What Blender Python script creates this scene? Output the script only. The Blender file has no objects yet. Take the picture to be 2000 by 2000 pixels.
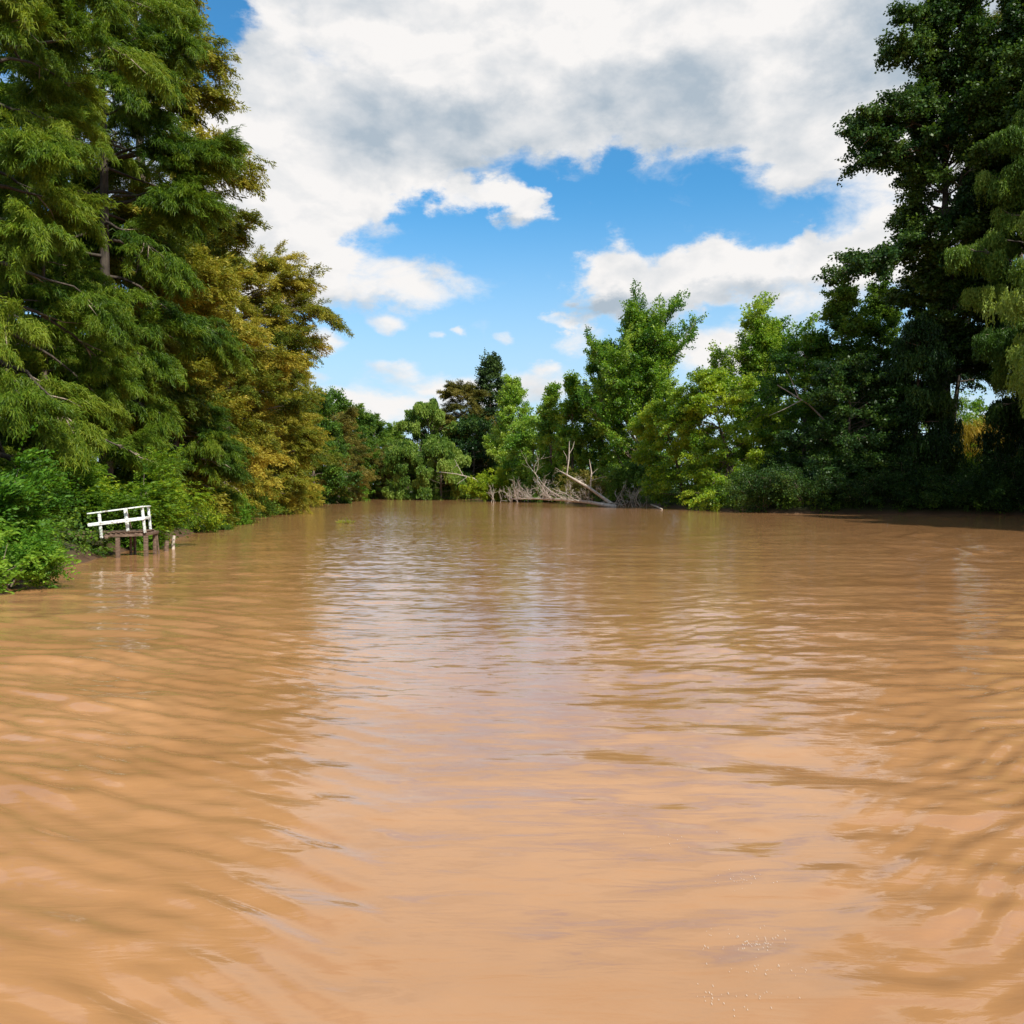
import bpy, math, random
import numpy as np
rng = np.random.default_rng(7)
random.seed(7)
C = bpy.context.scene.collection
sc = bpy.context.scene
# ------------------------------------------------------------------ camera
CAM_H, F, HOR = 2.4, 1700.0, 952.0
PITCH = math.atan((1000 - HOR) / F)
cd = bpy.data.cameras.new('camera')
cam = bpy.data.objects.new('camera', cd); C.objects.link(cam)
cam.location = (0, 0, CAM_H)
cam.rotation_euler = (math.pi / 2 - PITCH, 0, 0)
cd.sensor_width = 36; cd.lens = 36 * F / 2000
cd.clip_start = 0.1; cd.clip_end = 6000
sc.camera = cam

def ray(px, py):
    x = (px - 1000) / F; u = -(py - 1000) / F
    c, s = math.cos(PITCH), math.sin(PITCH)
    return np.array([x, c + s * u, -s + c * u])      # forward = (0,c,-s), up = (0,s,c)
def P(px, py, Y):                                     # survey: image point -> place at distance Y
    r = ray(px, py); k = Y / r[1]
    return np.array([r[0] * k, Y, CAM_H + r[2] * k])
def Wp(px, py):
    r = ray(px, py); k = -CAM_H / r[2]
    return np.array([r[0] * k, r[1] * k])
def XatY(px, Y): return (px - 1000) / F * Y

# ------------------------------------------------------------------ helpers
def tag(o, label=None, cat=None, group=None, kind=None):
    if label: o['label'] = label
    if cat: o['category'] = cat
    if group: o['group'] = group
    if kind: o['kind'] = kind
    return o
def empty(name, loc, label, cat, group=None):
    o = bpy.data.objects.new(name, None); C.objects.link(o)
    o.location = [float(v) for v in loc]; o.empty_display_size = 0.3
    return tag(o, label, cat, group)
def link_mesh(name, me, mat, parent=None, smooth=False):
    o = bpy.data.objects.new(name, me); C.objects.link(o)
    if mat: me.materials.append(mat)
    if parent is not None: o.parent = parent
    if smooth: me.polygons.foreach_set('use_smooth', np.ones(len(me.polygons), bool))
    return o
def quad_mesh(name, V, Q, tone=None):
    V = np.asarray(V, np.float32).reshape(-1, 3); Q = np.asarray(Q, np.int32).reshape(-1, 4)
    me = bpy.data.meshes.new(name)
    me.vertices.add(len(V)); me.vertices.foreach_set('co', V.ravel())
    me.loops.add(Q.size); me.loops.foreach_set('vertex_index', Q.ravel())
    me.polygons.add(len(Q)); me.polygons.foreach_set('loop_start', np.arange(0, Q.size, 4, dtype=np.int32))
    me.update(calc_edges=True)
    if tone is not None:
        a = me.attributes.new('tone', 'FLOAT', 'FACE'); a.data.foreach_set('value', np.asarray(tone, np.float32))
    return me
def nrm(v):
    v = np.asarray(v, float); return v / max(1e-9, np.linalg.norm(v))

class Tubes:
    """collects tapered tubes into one mesh"""
    def __init__(s): s.V = []; s.Q = []; s.n = 0
    def add(s, pts, rad, sides=6, cap=False):
        pts = np.asarray(pts, float); k = len(pts)
        rad = np.asarray(rad, float) * np.ones(k)
        t = np.gradient(pts, axis=0); t /= np.maximum(1e-9, np.linalg.norm(t, axis=1))[:, None]
        ref = np.array([0.3, 0.2, 1.0]) if abs(t[0][2]) < 0.8 else np.array([1.0, 0.2, 0.1])
        a = np.cross(t, ref); a /= np.maximum(1e-9, np.linalg.norm(a, axis=1))[:, None]
        b = np.cross(t, a)
        th = np.linspace(0, 2 * np.pi, sides, endpoint=False)
        ring = pts[:, None] + rad[:, None, None] * (np.cos(th)[None, :, None] * a[:, None] + np.sin(th)[None, :, None] * b[:, None])
        i = np.arange(k - 1)[:, None] * sides; j = np.arange(sides)[None]; j2 = (j + 1) % sides
        q = np.stack([i + j, i + j2, i + sides + j2, i + sides + j], -1).reshape(-1, 4) + s.n
        s.V.append(ring.reshape(-1, 3)); s.Q.append(q); s.n += k * sides
        if cap:
            for e, rg in ((0, 0), (k - 1, (k - 1) * sides)):
                c = pts[e]; s.V.append(c[None]); ci = s.n; s.n += 1
                base = ci - k * sides if e == 0 else ci - 1 - k * sides
                o = base + rg
                qq = [[ci, o + m, o + (m + 1) % sides, o + (m + 1) % sides] for m in range(0)]
                # centre fan built from quads pairs
                qq = [[ci, o + m, o + (m + 1) % sides, o + (m + 2) % sides] for m in range(0, sides, 2)]
                s.Q.append(np.array(qq))
    def build(s, name, mat, parent=None, smooth=True):
        if not s.V: return None
        return link_mesh(name, quad_mesh(name, np.concatenate(s.V), np.concatenate(s.Q)), mat, parent, smooth)

class Boxes:
    """collects oriented boxes (with small bevels left to wear) into one mesh"""
    def __init__(s): s.V = []; s.Q = []; s.n = 0
    def bar(s, a, b, w, h, up=(0, 0, 1), jit=0.0):
        a = np.asarray(a, float); b = np.asarray(b, float)
        d = nrm(b - a); u = np.asarray(up, float); sd = nrm(np.cross(d, u)); u = np.cross(sd, d)
        vs = []
        for e in (a, b):
            for (i, j) in ((-1, -1), (1, -1), (1, 1), (-1, 1)):
                vs.append(e + sd * i * w / 2 + u * j * h / 2 + rng.normal(0, 1, 3) * jit)
        s.V.append(np.array(vs))
        s.Q.append(np.array([[3, 2, 1, 0], [4, 5, 6, 7], [0, 1, 5, 4], [1, 2, 6, 5], [2, 3, 7, 6], [3, 0, 4, 7]]) + s.n); s.n += 8
    def build(s, name, mat, parent=None, bevel=0.006):
        o = link_mesh(name, quad_mesh(name, np.concatenate(s.V), np.concatenate(s.Q)), mat, parent)
        if bevel:
            m = o.modifiers.new('bevel', 'BEVEL'); m.width = bevel; m.segments = 2; m.limit_method = 'ANGLE'
        return o

# ------------------------------------------------------------------ materials
def newmat(name):
    m = bpy.data.materials.new(name); m.use_nodes = True
    nt = m.node_tree; nt.nodes.clear()
    out = nt.nodes.new('ShaderNodeOutputMaterial')
    return m, nt, out
def N(nt, t, **kw):
    n = nt.nodes.new(t)
    for k, v in kw.items(): setattr(n, k, v)
    return n
def ramp(nt, stops):
    r = N(nt, 'ShaderNodeValToRGB'); e = r.color_ramp.elements
    while len(e) < len(stops): e.new(0.5)
    for el, (p, c) in zip(e, stops): el.position = p; el.color = (*c, 1)
    return r
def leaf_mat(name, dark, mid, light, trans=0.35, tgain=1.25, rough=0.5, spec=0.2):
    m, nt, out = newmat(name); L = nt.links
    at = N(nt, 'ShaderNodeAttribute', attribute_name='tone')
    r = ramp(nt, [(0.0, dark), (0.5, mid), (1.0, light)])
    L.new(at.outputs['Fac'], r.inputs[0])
    p = N(nt, 'ShaderNodeBsdfPrincipled')
    p.inputs['Roughness'].default_value = rough; p.inputs['Specular IOR Level'].default_value = spec
    L.new(r.outputs[0], p.inputs['Base Color'])
    tr = N(nt, 'ShaderNodeBsdfTranslucent')
    mx = N(nt, 'ShaderNodeMix', data_type='RGBA', blend_type='MULTIPLY'); mx.inputs[0].default_value = 1
    L.new(r.outputs[0], mx.inputs[6]); mx.inputs[7].default_value = (1.25 * tgain, 1.2 * tgain, 0.55 * tgain, 1)
    L.new(mx.outputs[2], tr.inputs[0])
    s = N(nt, 'ShaderNodeMixShader'); s.inputs[0].default_value = trans
    L.new(p.outputs[0], s.inputs[1]); L.new(tr.outputs[0], s.inputs[2]); L.new(s.outputs[0], out.inputs[0])
    return m
def noise_mat(name, stops, scale=(1, 1, 1), nscale=6.0, detail=6, rough=0.85, bump=0.3, coord='Object', dist=0.02, spec=0.3):
    m, nt, out = newmat(name); L = nt.links
    tc = N(nt, 'ShaderNodeTexCoord'); mp = N(nt, 'ShaderNodeMapping'); mp.inputs['Scale'].default_value = scale
    L.new(tc.outputs[coord], mp.inputs[0])
    nz = N(nt, 'ShaderNodeTexNoise'); nz.inputs['Scale'].default_value = nscale; nz.inputs['Detail'].default_value = detail
    nz.inputs['Roughness'].default_value = 0.65
    L.new(mp.outputs[0], nz.inputs['Vector'])
    r = ramp(nt, stops); L.new(nz.outputs[0], r.inputs[0])
    p = N(nt, 'ShaderNodeBsdfPrincipled'); p.inputs['Roughness'].default_value = rough
    p.inputs['Specular IOR Level'].default_value = spec
    L.new(r.outputs[0], p.inputs['Base Color'])
    b = N(nt, 'ShaderNodeBump'); b.inputs['Strength'].default_value = bump; b.inputs['Distance'].default_value = dist
    L.new(nz.outputs[0], b.inputs['Height']); L.new(b.outputs[0], p.inputs['Normal'])
    L.new(p.outputs[0], out.inputs[0])
    return m

M = {}
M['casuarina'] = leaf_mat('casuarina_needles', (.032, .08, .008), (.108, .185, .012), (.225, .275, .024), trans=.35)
M['casuarina_olive'] = leaf_mat('olive_needles', (.07, .11, .010), (.20, .215, .017), (.36, .31, .038), trans=.35, tgain=1.0)
M['cypress'] = leaf_mat('golden_cypress_foliage', (.07, .11, .010), (.22, .225, .020), (.43, .35, .045), trans=.35, tgain=1.0)
M['rust'] = leaf_mat('rusty_cypress_foliage', (.055, .065, .012), (.145, .135, .02), (.24, .19, .035), trans=.3, tgain=.9)
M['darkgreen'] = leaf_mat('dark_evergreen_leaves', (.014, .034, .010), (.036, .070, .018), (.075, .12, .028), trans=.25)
M['midgreen'] = leaf_mat('mid_green_leaves', (.035, .085, .011), (.095, .18, .018), (.18, .26, .03), trans=.35)
M['poplar'] = leaf_mat('poplar_leaves', (.042, .12, .013), (.145, .28, .022), (.31, .41, .055), trans=.42, rough=.4, spec=.4)
M['yellowpoplar'] = leaf_mat('yellowing_poplar_leaves', (.065, .15, .010), (.165, .29, .018), (.34, .43, .03), trans=.45, rough=.42, spec=.4)
M['shade'] = leaf_mat('shaded_green_leaves', (.012, .036, .008), (.034, .082, .014), (.085, .14, .022), trans=.28, rough=.42)  # darker leaf copy: the shade of the right bank is put into its colour
M['willow'] = leaf_mat('willow_leaves', (.05, .11, .015), (.13, .22, .028), (.25, .33, .06), trans=.4)
M['brightbush'] = leaf_mat('fresh_green_leaves', (.03, .095, .008), (.082, .20, .014), (.20, .33, .03), trans=.42)
M['yellowbush'] = leaf_mat('yellow_green_leaves', (.045, .11, .008), (.13, .23, .012), (.29, .36, .02), trans=.42)
M['reed'] = leaf_mat('dry_reeds', (.16, .15, .02), (.34, .26, .03), (.48, .30, .05), trans=.35, tgain=.9)
M['bark'] = noise_mat('grey_brown_bark', [(.3, (.05, .038, .026)), (.7, (.22, .17, .125))], scale=(1, 1, .25), nscale=9, bump=.6)
M['twig'] = noise_mat('pale_twigs', [(.3, (.13, .10, .07)), (.7, (.36, .29, .21))], nscale=4)
M['darkbark'] = noise_mat('dark_bark', [(.3, (.025, .02, .016)), (.7, (.10, .08, .06))], scale=(1, 1, .25), nscale=9, bump=.6)
M['dead'] = noise_mat('bleached_dead_wood', [(.3, (.26, .21, .165)), (.7, (.58, .50, .42))], nscale=3, bump=.3)
M['oldwood'] = noise_mat('weathered_brown_timber', [(.25, (.04, .026, .017)), (.5, (.13, .082, .055)), (.75, (.30, .22, .16))], scale=(2, 2, 12), nscale=3, bump=.5)
M['deckwood'] = noise_mat('worn_deck_boards', [(.25, (.05, .03, .02)), (.55, (.15, .095, .062)), (.8, (.30, .22, .16))], scale=(3, 3, 3), nscale=4, bump=.5)
M['paint'] = noise_mat('flaking_white_paint', [(.40, (.26, .21, .15)), (.455, (.66, .71, .66)), (.65, (.80, .86, .83))], scale=(2.5, 4, 4), nscale=5, detail=8, bump=.25, rough=.6)
M['ground'] = noise_mat('bank_soil', [(.3, (.018, .018, .008)), (.5, (.035, .045, .012)), (.72, (.07, .055, .03))], nscale=.6, detail=8, bump=.4, dist=.1)
M['float'] = leaf_mat('floating_leaves', (.12, .18, .02), (.25, .30, .03), (.40, .38, .05), trans=.3)

# ------------------------------------------------------------------ shoreline, ground
left_px = [(0, 1163), (60, 1132), (110, 1112), (205, 1086), (330, 1054), (420, 1030), (500, 1003), (560, 990), (650, 978), (740, 972.3)]
right_px = [(795, 976.5), (900, 975.5), (1000, 978), (1090, 982), (1180, 986), (1270, 988), (1330, 993), (1400, 998), (1550, 1003), (1700, 1003.5), (1850, 1005), (2000, 1006)]
LS = np.array([Wp(*p) for p in left_px]); RS = np.array([Wp(*p) for p in right_px])
LEFT = np.concatenate([[[-2500, -400], [-11, -400], [-10.6, 0], [-11.2, 12]], LS, [[-28, 235], [-8, 272], [70, 300], [260, 320], [2500, 340], [2500, 2500], [-2500, 2500]]])
RIGHT = np.concatenate([[[-20, 178], [-8, 222], [70, 250], [260, 268], [2500, 280], [2500, -60], [90, -20], [43.5, 10], [43.5, 34], [44.5, 56], [45.5, 68]], RS[::-1]])
def inside(poly, x, y):
    r = np.zeros(x.shape, bool); n = len(poly)
    for i in range(n):
        x1, y1 = poly[i]; x2, y2 = poly[(i + 1) % n]
        if y1 == y2: continue
        c = ((y1 > y) != (y2 > y)) & (x < (x2 - x1) * (y - y1) / (y2 - y1) + x1)
        r ^= c
    return r
def dist(poly, x, y):
    d = np.full(x.shape, 1e9); n = len(poly)
    for i in range(n):
        a = poly[i]; b = poly[(i + 1) % n]; ab = b - a; L2 = max(1e-9, ab @ ab)
        t = np.clip(((x - a[0]) * ab[0] + (y - a[1]) * ab[1]) / L2, 0, 1)
        d = np.minimum(d, np.hypot(x - a[0] - t * ab[0], y - a[1] - t * ab[1]))
    return d
def ground_z(x, y):
    x = np.atleast_1d(np.asarray(x, float)); y = np.atleast_1d(np.asarray(y, float))
    il, ir = inside(LEFT, x, y), inside(RIGHT, x, y)
    dl, dr = dist(LEFT, x, y), dist(RIGHT, x, y)
    land = il | ir; d = np.minimum(dl, dr)
    w = .12 * np.sin(x * 1.3 + 2 * np.sin(y * .7)) + .1 * np.sin(y * 1.7 + x * .4)
    zl = 1.15 * (1 - np.exp(-(d + .05) / 1.6)) + w * np.clip(d / 2, 0, 1) + np.clip(d - 20, 0, 200) * .006
    zw = -np.minimum(2.5, .5 * d)
    return np.where(land, zl, zw)
def gz(x, y): return float(ground_z(x, y)[0])
gx = np.concatenate([[-2500, -1200, -500, -200, -110, -70], np.arange(-50, 72, .8), [80, 95, 130, 200, 400, 900, 2500]])
gy = np.concatenate([[-400, -150, -50, -15], np.arange(0, 130, 1.0), np.arange(130, 320, 3.0), [340, 400, 550, 900, 2500]])
GX, GY = np.meshgrid(gx, gy); GZ = ground_z(GX.ravel(), GY.ravel())
nx, ny = len(gx), len(gy)
i, j = np.meshgrid(np.arange(nx - 1), np.arange(ny - 1))
q = (j * nx + i).ravel()
nt = M['ground'].node_tree; gp = next(n for n in nt.nodes if n.type == 'BSDF_PRINCIPLED'); gr = next(n for n in nt.nodes if n.type == 'VALTORGB')
geo = nt.nodes.new('ShaderNodeNewGeometry'); sz = nt.nodes.new('ShaderNodeSeparateXYZ'); nt.links.new(geo.outputs['Position'], sz.inputs[0])
mr = nt.nodes.new('ShaderNodeMapRange'); mr.inputs[1].default_value = .12; mr.inputs[2].default_value = .45; nt.links.new(sz.outputs[2], mr.inputs[0])
mm = nt.nodes.new('ShaderNodeMix'); mm.data_type = 'RGBA'; nt.links.new(mr.outputs[0], mm.inputs[0]); mm.inputs[6].default_value = (.085, .047, .024, 1); nt.links.new(gr.outputs[0], mm.inputs[7]); nt.links.new(mm.outputs[2], gp.inputs['Base Color'])
o = link_mesh('ground', quad_mesh('ground', np.stack([GX.ravel(), GY.ravel(), GZ], 1), np.stack([q, q + 1, q + nx + 1, q + nx], 1)), M['ground'], smooth=True)
tag(o, kind='structure')

# ------------------------------------------------------------------ water
def waves(X, Y, R):
    g = np.random.default_rng(3)
    Z = np.zeros_like(X)
    lam_min = np.maximum(.22, R * .012 + R * R * .00035)
    side = np.clip(np.abs(X / np.maximum(Y, 1) + .02) / .42, 0, 1)         # calmer along the boat's own track
    # slow modulation so that ripples come in patches
    mod = .75 + .35 * np.sin(X * .23 + 1.1 * np.sin(Y * .11)) * np.sin(Y * .19 + .8 * np.sin(X * .17 + 1))
    for k in range(60):
        lam = .28 * (11 ** g.random()); th = g.normal(0, .36) + (np.pi if g.random() < .25 else 0)
        kx, ky = 2 * np.pi / lam * np.sin(th), 2 * np.pi / lam * np.cos(th)
        amp = .0013 * lam ** .95
        ph = g.random() * 6.28
        wob = .8 * np.sin(X * .31 / lam ** .5 + ph) + .8 * np.sin(Y * .27 / lam ** .5 + 2 * ph)
        fade = np.clip(lam / lam_min - .7, 0, 1)
        Z += amp * fade * np.sin(kx * X + ky * Y + ph + wob) * mod * (.55 + .9 * side)
    # left side: the wake of the boat rolling in along the bank
    e = np.clip((-X / np.maximum(Y, 1) - .10) / .28, 0, 1) * np.clip((34 - Y) / 14, 0, 1)
    s = .93 * Y + .36 * X + .45 * np.sin(X * .5 + Y * .12)
    grp = .45 + .55 * np.sin(X * .8 + Y * .33 + np.sin(Y * .5)) ** 2
    for lam, a_, b_, c_ in ((1.15, .011, .9, .7), (.74, .010, 1.1, -1.2), (.52, .0105, 1.5, 1.6), (.37, .0095, 1.9, -2.0), (.27, .0065, 2.3, 2.4)):
        fade = np.clip(lam / np.maximum(.1, R * R * .0013) - .6, 0, 1)
        Z += a_ * e * grp * fade * np.sin(2 * np.pi * s / lam + b_ * np.sin(X * 1.1 * b_ + c_) + c_ * np.sin(Y * .41 + X * .23 * b_))
    crest = np.exp(-((Y - (15.5 + .55 * (X + 9)) + .6 * np.sin(X * 1.1)) / .8) ** 2) * np.clip((-X - 5.5) / 2, 0, 1)
    crest2 = np.exp(-((Y - (11.6 + .6 * (X + 6.6)) + .4 * np.sin(X * 1.3)) / .6) ** 2) * np.clip((-X - 4) / 1.5, 0, 1)
    Z += .05 * crest + .035 * crest2
    # right side: short steep chop of the wake
    e = np.clip((X / np.maximum(Y, 1) - .1) / .3, 0, 1) * np.clip((42 - Y) / 18, 0, 1)
    s = .9 * Y - .45 * X + .35 * np.sin(X * .9)
    for lam, a_, b_, c_ in ((.85, .007, 1.2, .7), (.55, .009, 1.6, -1.2), (.38, .0095, 2.1, 1.7), (.27, .0075, 2.6, -2.2)):
        fade = np.clip(lam / np.maximum(.1, R * R * .0013) - .6, 0, 1)
        Z += a_ * e * fade * (.5 + .5 * np.sin(X * .7 - Y * .4)) * np.sin(2 * np.pi * s / lam + b_ * np.sin(X * 1.3 * b_ + c_ + .4 * Y) + c_ * np.sin(Y * .6))
    # the boat's bow wave running out towards the right bank
    d = (X - 18.0) * .93 - (Y - 37.5) * .37 + .5 * np.sin(Y * .35) + .25 * np.sin(Y * .9 + 1); al = (X - 18.0) * .37 + (Y - 37.5) * .93
    Z = Z + .085 * np.exp(-(d / 2.0) ** 2) * np.cos(2 * np.pi * d / 2.3) * np.exp(-(al / 11.0) ** 4) * (.65 + .35 * np.sin(al * 1.1 + d))
    return Z
def build_water():
    pys = np.concatenate([np.arange(2300, 1600, -2.6), np.arange(1600, 1000, -1.5), np.arange(1000, 954, -.8)])
    r = CAM_H * F / (pys - HOR)
    r = np.concatenate([[.6, 1.4, 2.2], r[r > 2.6], [2600]])
    az = np.radians(np.concatenate([np.linspace(-180, -42, 36), np.linspace(-41.5, 41.5, 700), np.linspace(42, 180, 36)[:-1]]))
    R, A = np.meshgrid(r, az, indexing='ij')
    X = R * np.sin(A); Y = R * np.cos(A)
    Z = waves(X, Y, R)
    n0, n1 = X.shape
    V = np.stack([X.ravel(), Y.ravel(), Z.ravel()], 1)
    a = np.arange(n0 - 1)[:, None] * n1; b = np.arange(n1)[None]; b2 = (b + 1) % n1
    Q = np.stack([a + b, a + n1 + b, a + n1 + b2, a + b2], -1).reshape(-1, 4)
    fan = np.array([[len(V), 2 * m + 2 if 2 * m + 2 < n1 else 0, 2 * m + 1, 2 * m] for m in range(n1 // 2)])
    V = np.concatenate([V, [[0, 0, 0]]]); Q = np.concatenate([Q, fan[:, ::-1]])
    m, nt, out = newmat('muddy_river_water'); L = nt.links
    tc = N(nt, 'ShaderNodeTexCoord')
    mp = N(nt, 'ShaderNodeMapping'); mp.inputs['Scale'].default_value = (.16, .34, 1); L.new(tc.outputs['Object'], mp.inputs[0])
    nz = N(nt, 'ShaderNodeTexNoise'); nz.inputs['Scale'].default_value = 1.0; nz.inputs['Detail'].default_value = 7; nz.inputs['Distortion'].default_value = 1.2
    L.new(mp.outputs[0], nz.inputs['Vector'])
    cr = ramp(nt, [(.3, (.32, .156, .060)), (.5, (.37, .185, .075)), (.7, (.41, .21, .09))]); L.new(nz.outputs[0], cr.inputs[0])
    p = N(nt, 'ShaderNodeBsdfPrincipled'); p.inputs['Roughness'].default_value = .07; p.inputs['IOR'].default_value = 1.6
    L.new(cr.outputs[0], p.inputs['Base Color'])
    m2 = N(nt, 'ShaderNodeMapping'); m2.inputs['Scale'].default_value = (.5, 2.2, 1); L.new(tc.outputs['Object'], m2.inputs[0])
    b1 = N(nt, 'ShaderNodeTexNoise'); b1.inputs['Scale'].default_value = 3.0; b1.inputs['Detail'].default_value = 5; b1.inputs['Distortion'].default_value = .6
    L.new(m2.outputs[0], b1.inputs['Vector'])
    bp = N(nt, 'ShaderNodeBump'); bp.inputs['Strength'].default_value = .14; bp.inputs['Distance'].default_value = .05
    L.new(b1.outputs[0], bp.inputs['Height'])
    # ripples too fine for the mesh tilt the surface directly, so that they keep working far away
    m3 = N(nt, 'ShaderNodeMapping'); m3.inputs['Scale'].default_value = (.9, 1.9, 1); L.new(tc.outputs['Object'], m3.inputs[0])
    r1 = N(nt, 'ShaderNodeTexNoise'); r1.inputs['Scale'].default_value = 3.6; r1.inputs['Detail'].default_value = 5; r1.inputs['Distortion'].default_value = .5; L.new(m3.outputs[0], r1.inputs['Vector'])
    m4 = N(nt, 'ShaderNodeMapping'); m4.inputs['Scale'].default_value = (.05, .11, 1); m4.inputs['Rotation'].default_value = (0, 0, .3); L.new(tc.outputs['Object'], m4.inputs[0])
    r2 = N(nt, 'ShaderNodeTexNoise'); r2.inputs['Scale'].default_value = 1; r2.inputs['Detail'].default_value = 3; L.new(m4.outputs[0], r2.inputs['Vector'])
    gust = N(nt, 'ShaderNodeMapRange'); gust.inputs[1].default_value = .35; gust.inputs[2].default_value = .65; gust.inputs[3].default_value = .45; gust.inputs[4].default_value = 1.35; L.new(r2.outputs[0], gust.inputs[0])
    sb = N(nt, 'ShaderNodeVectorMath', operation='SUBTRACT'); L.new(r1.outputs['Color'], sb.inputs[0]); sb.inputs[1].default_value = (.5, .5, .5)
    sm = N(nt, 'ShaderNodeVectorMath', operation='MULTIPLY'); L.new(sb.outputs[0], sm.inputs[0]); sm.inputs[1].default_value = (.11, .24, 0)
    sg = N(nt, 'ShaderNodeVectorMath', operation='SCALE'); L.new(sm.outputs[0], sg.inputs[0])
    # the breeze roughens the open middle of the reach more than the lee of the banks
    mv = N(nt, 'ShaderNodeVectorMath', operation='MULTIPLY_ADD'); L.new(tc.outputs['Object'], mv.inputs[0]); mv.inputs[1].default_value = (1 / 13, 1 / 66, 0); mv.inputs[2].default_value = (7 / 13, -80 / 66, 0)
    ml = N(nt, 'ShaderNodeVectorMath', operation='LENGTH'); L.new(mv.outputs[0], ml.inputs[0])
    mo = N(nt, 'ShaderNodeMapRange', interpolation_type='SMOOTHSTEP'); mo.inputs[1].default_value = .35; mo.inputs[2].default_value = 1.25; mo.inputs[3].default_value = 1.7; mo.inputs[4].default_value = 1.0; L.new(ml.outputs['Value'], mo.inputs[0])
    mg = N(nt, 'ShaderNodeMath', operation='MULTIPLY'); L.new(gust.outputs[0], mg.inputs[0]); L.new(mo.outputs[0], mg.inputs[1]); L.new(mg.outputs[0], sg.inputs['Scale'])
    ad = N(nt, 'ShaderNodeVectorMath', operation='ADD'); L.new(bp.outputs[0], ad.inputs[0]); L.new(sg.outputs[0], ad.inputs[1])
    nn = N(nt, 'ShaderNodeVectorMath', operation='NORMALIZE'); L.new(ad.outputs[0], nn.inputs[0]); L.new(nn.outputs[0], p.inputs['Normal'])
    L.new(p.outputs[0], out.inputs[0])
    o = link_mesh('river_water', quad_mesh('river_water', V, Q), m, smooth=True)
    tag(o, kind='structure')
build_water()

# ------------------------------------------------------------------ leaf sprays (templates: (q,4,3) along +X, gravity -Z)
def ribbon(p0, p1, w, g, w1=None):
    """flat tapered quad from p0 to p1"""
    d = nrm(p1 - p0); sd = nrm(np.cross(d, nrm(g.normal(0, 1, 3)))) ; w1 = w * .35 if w1 is None else w1
    return [p0 - sd * w / 2, p0 + sd * w / 2, p1 + sd * w1 / 2, p1 - sd * w1 / 2]
def leaf(c, L, w, d, g):
    d = nrm(d); sd = nrm(np.cross(d, nrm(g.normal(0, 1, 3))))
    return [c, c + d * L * .45 + sd * w / 2, c + d * L, c + d * L * .45 - sd * w / 2]
def tpl_needle(g, n=74, w=.025):
    q = []
    for k in range(n):
        t = g.random() ** .8; p = np.array([t, 0, -.28 * t * t]) + g.normal(0, .05, 3)
        d = nrm(np.array([.75, 0, .05]) + g.normal(0, .45, 3)); L = g.uniform(.2, .38)
        m = p + d * L * .55; e = m + nrm(d * .7 + np.array([0, 0, -.85])) * L * .6
        q.append(ribbon(p, m, w, g, w)); q.append(ribbon(m, e, w, g, w * .3))
    return np.array(q)
def tpl_plume(g, n=105):
    q = []
    for k in range(n):
        t = g.random(); p = np.array([t, 0, -.22 * t * t]) + g.normal(0, .07, 3) * np.array([1, 1.5, 1])
        d = nrm(np.array([.5, g.choice([-1, 1]) * .6, -.35]) + g.normal(0, .35, 3))
        q.append(leaf(p, g.uniform(.12, .24), g.uniform(.035, .065), d, g))
    return np.array(q)
def tpl_broad(g, n=34, s=.2):
    q = []
    for k in range(n):
        t = g.random() ** .7; p = np.array([t, 0, -.1 * t * t]) + g.normal(0, .15, 3) * np.array([1, 1.1, .9])
        d = nrm(np.array([.35, 0, -.5]) + g.normal(0, .6, 3)); L = s * g.uniform(.75, 1.3)
        q.append(leaf(p, L, L * g.uniform(.7, .95), d, g))
    return np.array(q)
def tpl_willow(g, n=9, lw=.055, ll=.2, st=.13):
    q = []
    for k in range(n):
        p = np.array([g.uniform(-.1, .8), g.normal(0, .3), g.normal(0, .12)]); L = g.uniform(1.0, 2.2)
        sw = g.normal(0, .12, 2); m = int(L / st)
        for i in range(m):
            u = i / m * L; c = p + np.array([.18 * (1 - math.exp(-u * 2)) + sw[0] * u, sw[1] * u, -u + .12 * (1 - math.exp(-u * 3))])
            q.append(leaf(c, ll * g.uniform(.8, 1.3), lw, np.array([0, 0, -1]) + g.normal(0, .38, 3), g))
    return np.array(q)
def tpl_compound(g, n=7):
    """arching twigs with paired leaflets"""
    q = []
    for k in range(n):
        a = g.normal(0, .7); el = g.normal(.25, .3); d = np.array([math.cos(a), math.sin(a), el]); L = g.uniform(.5, .95)
        sd = np.array([-math.sin(a), math.cos(a), 0])
        for i in range(9):
            u = (i + .5) / 9 * L; c = d * u + np.array([0, 0, -.42 * u * u])
            for s in (-1, 1):
                dl = sd * s + d * .55 + np.array([0, 0, -.25]) + g.normal(0, .22, 3)
                q.append(leaf(c, g.uniform(.11, .17), g.uniform(.05, .075), dl, g))
    return np.array(q)
def tpl_blade(g, n=22):
    """upright reed blades"""
    q = []
    for k in range(n):
        p = np.array([g.normal(0, .35), g.normal(0, .35), 0.]); L = g.uniform(.6, 1.1)
        b = g.normal(0, .14, 2); m = p + np.array([b[0], b[1], L * .6]); e = m + np.array([b[0] * 2.2, b[1] * 2.2, L * .42])
        q.append(ribbon(p, m, .05, g, .045)); q.append(ribbon(m, e, .045, g, .008))
    return np.array(q)
_tg = np.random.default_rng(11)
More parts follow.
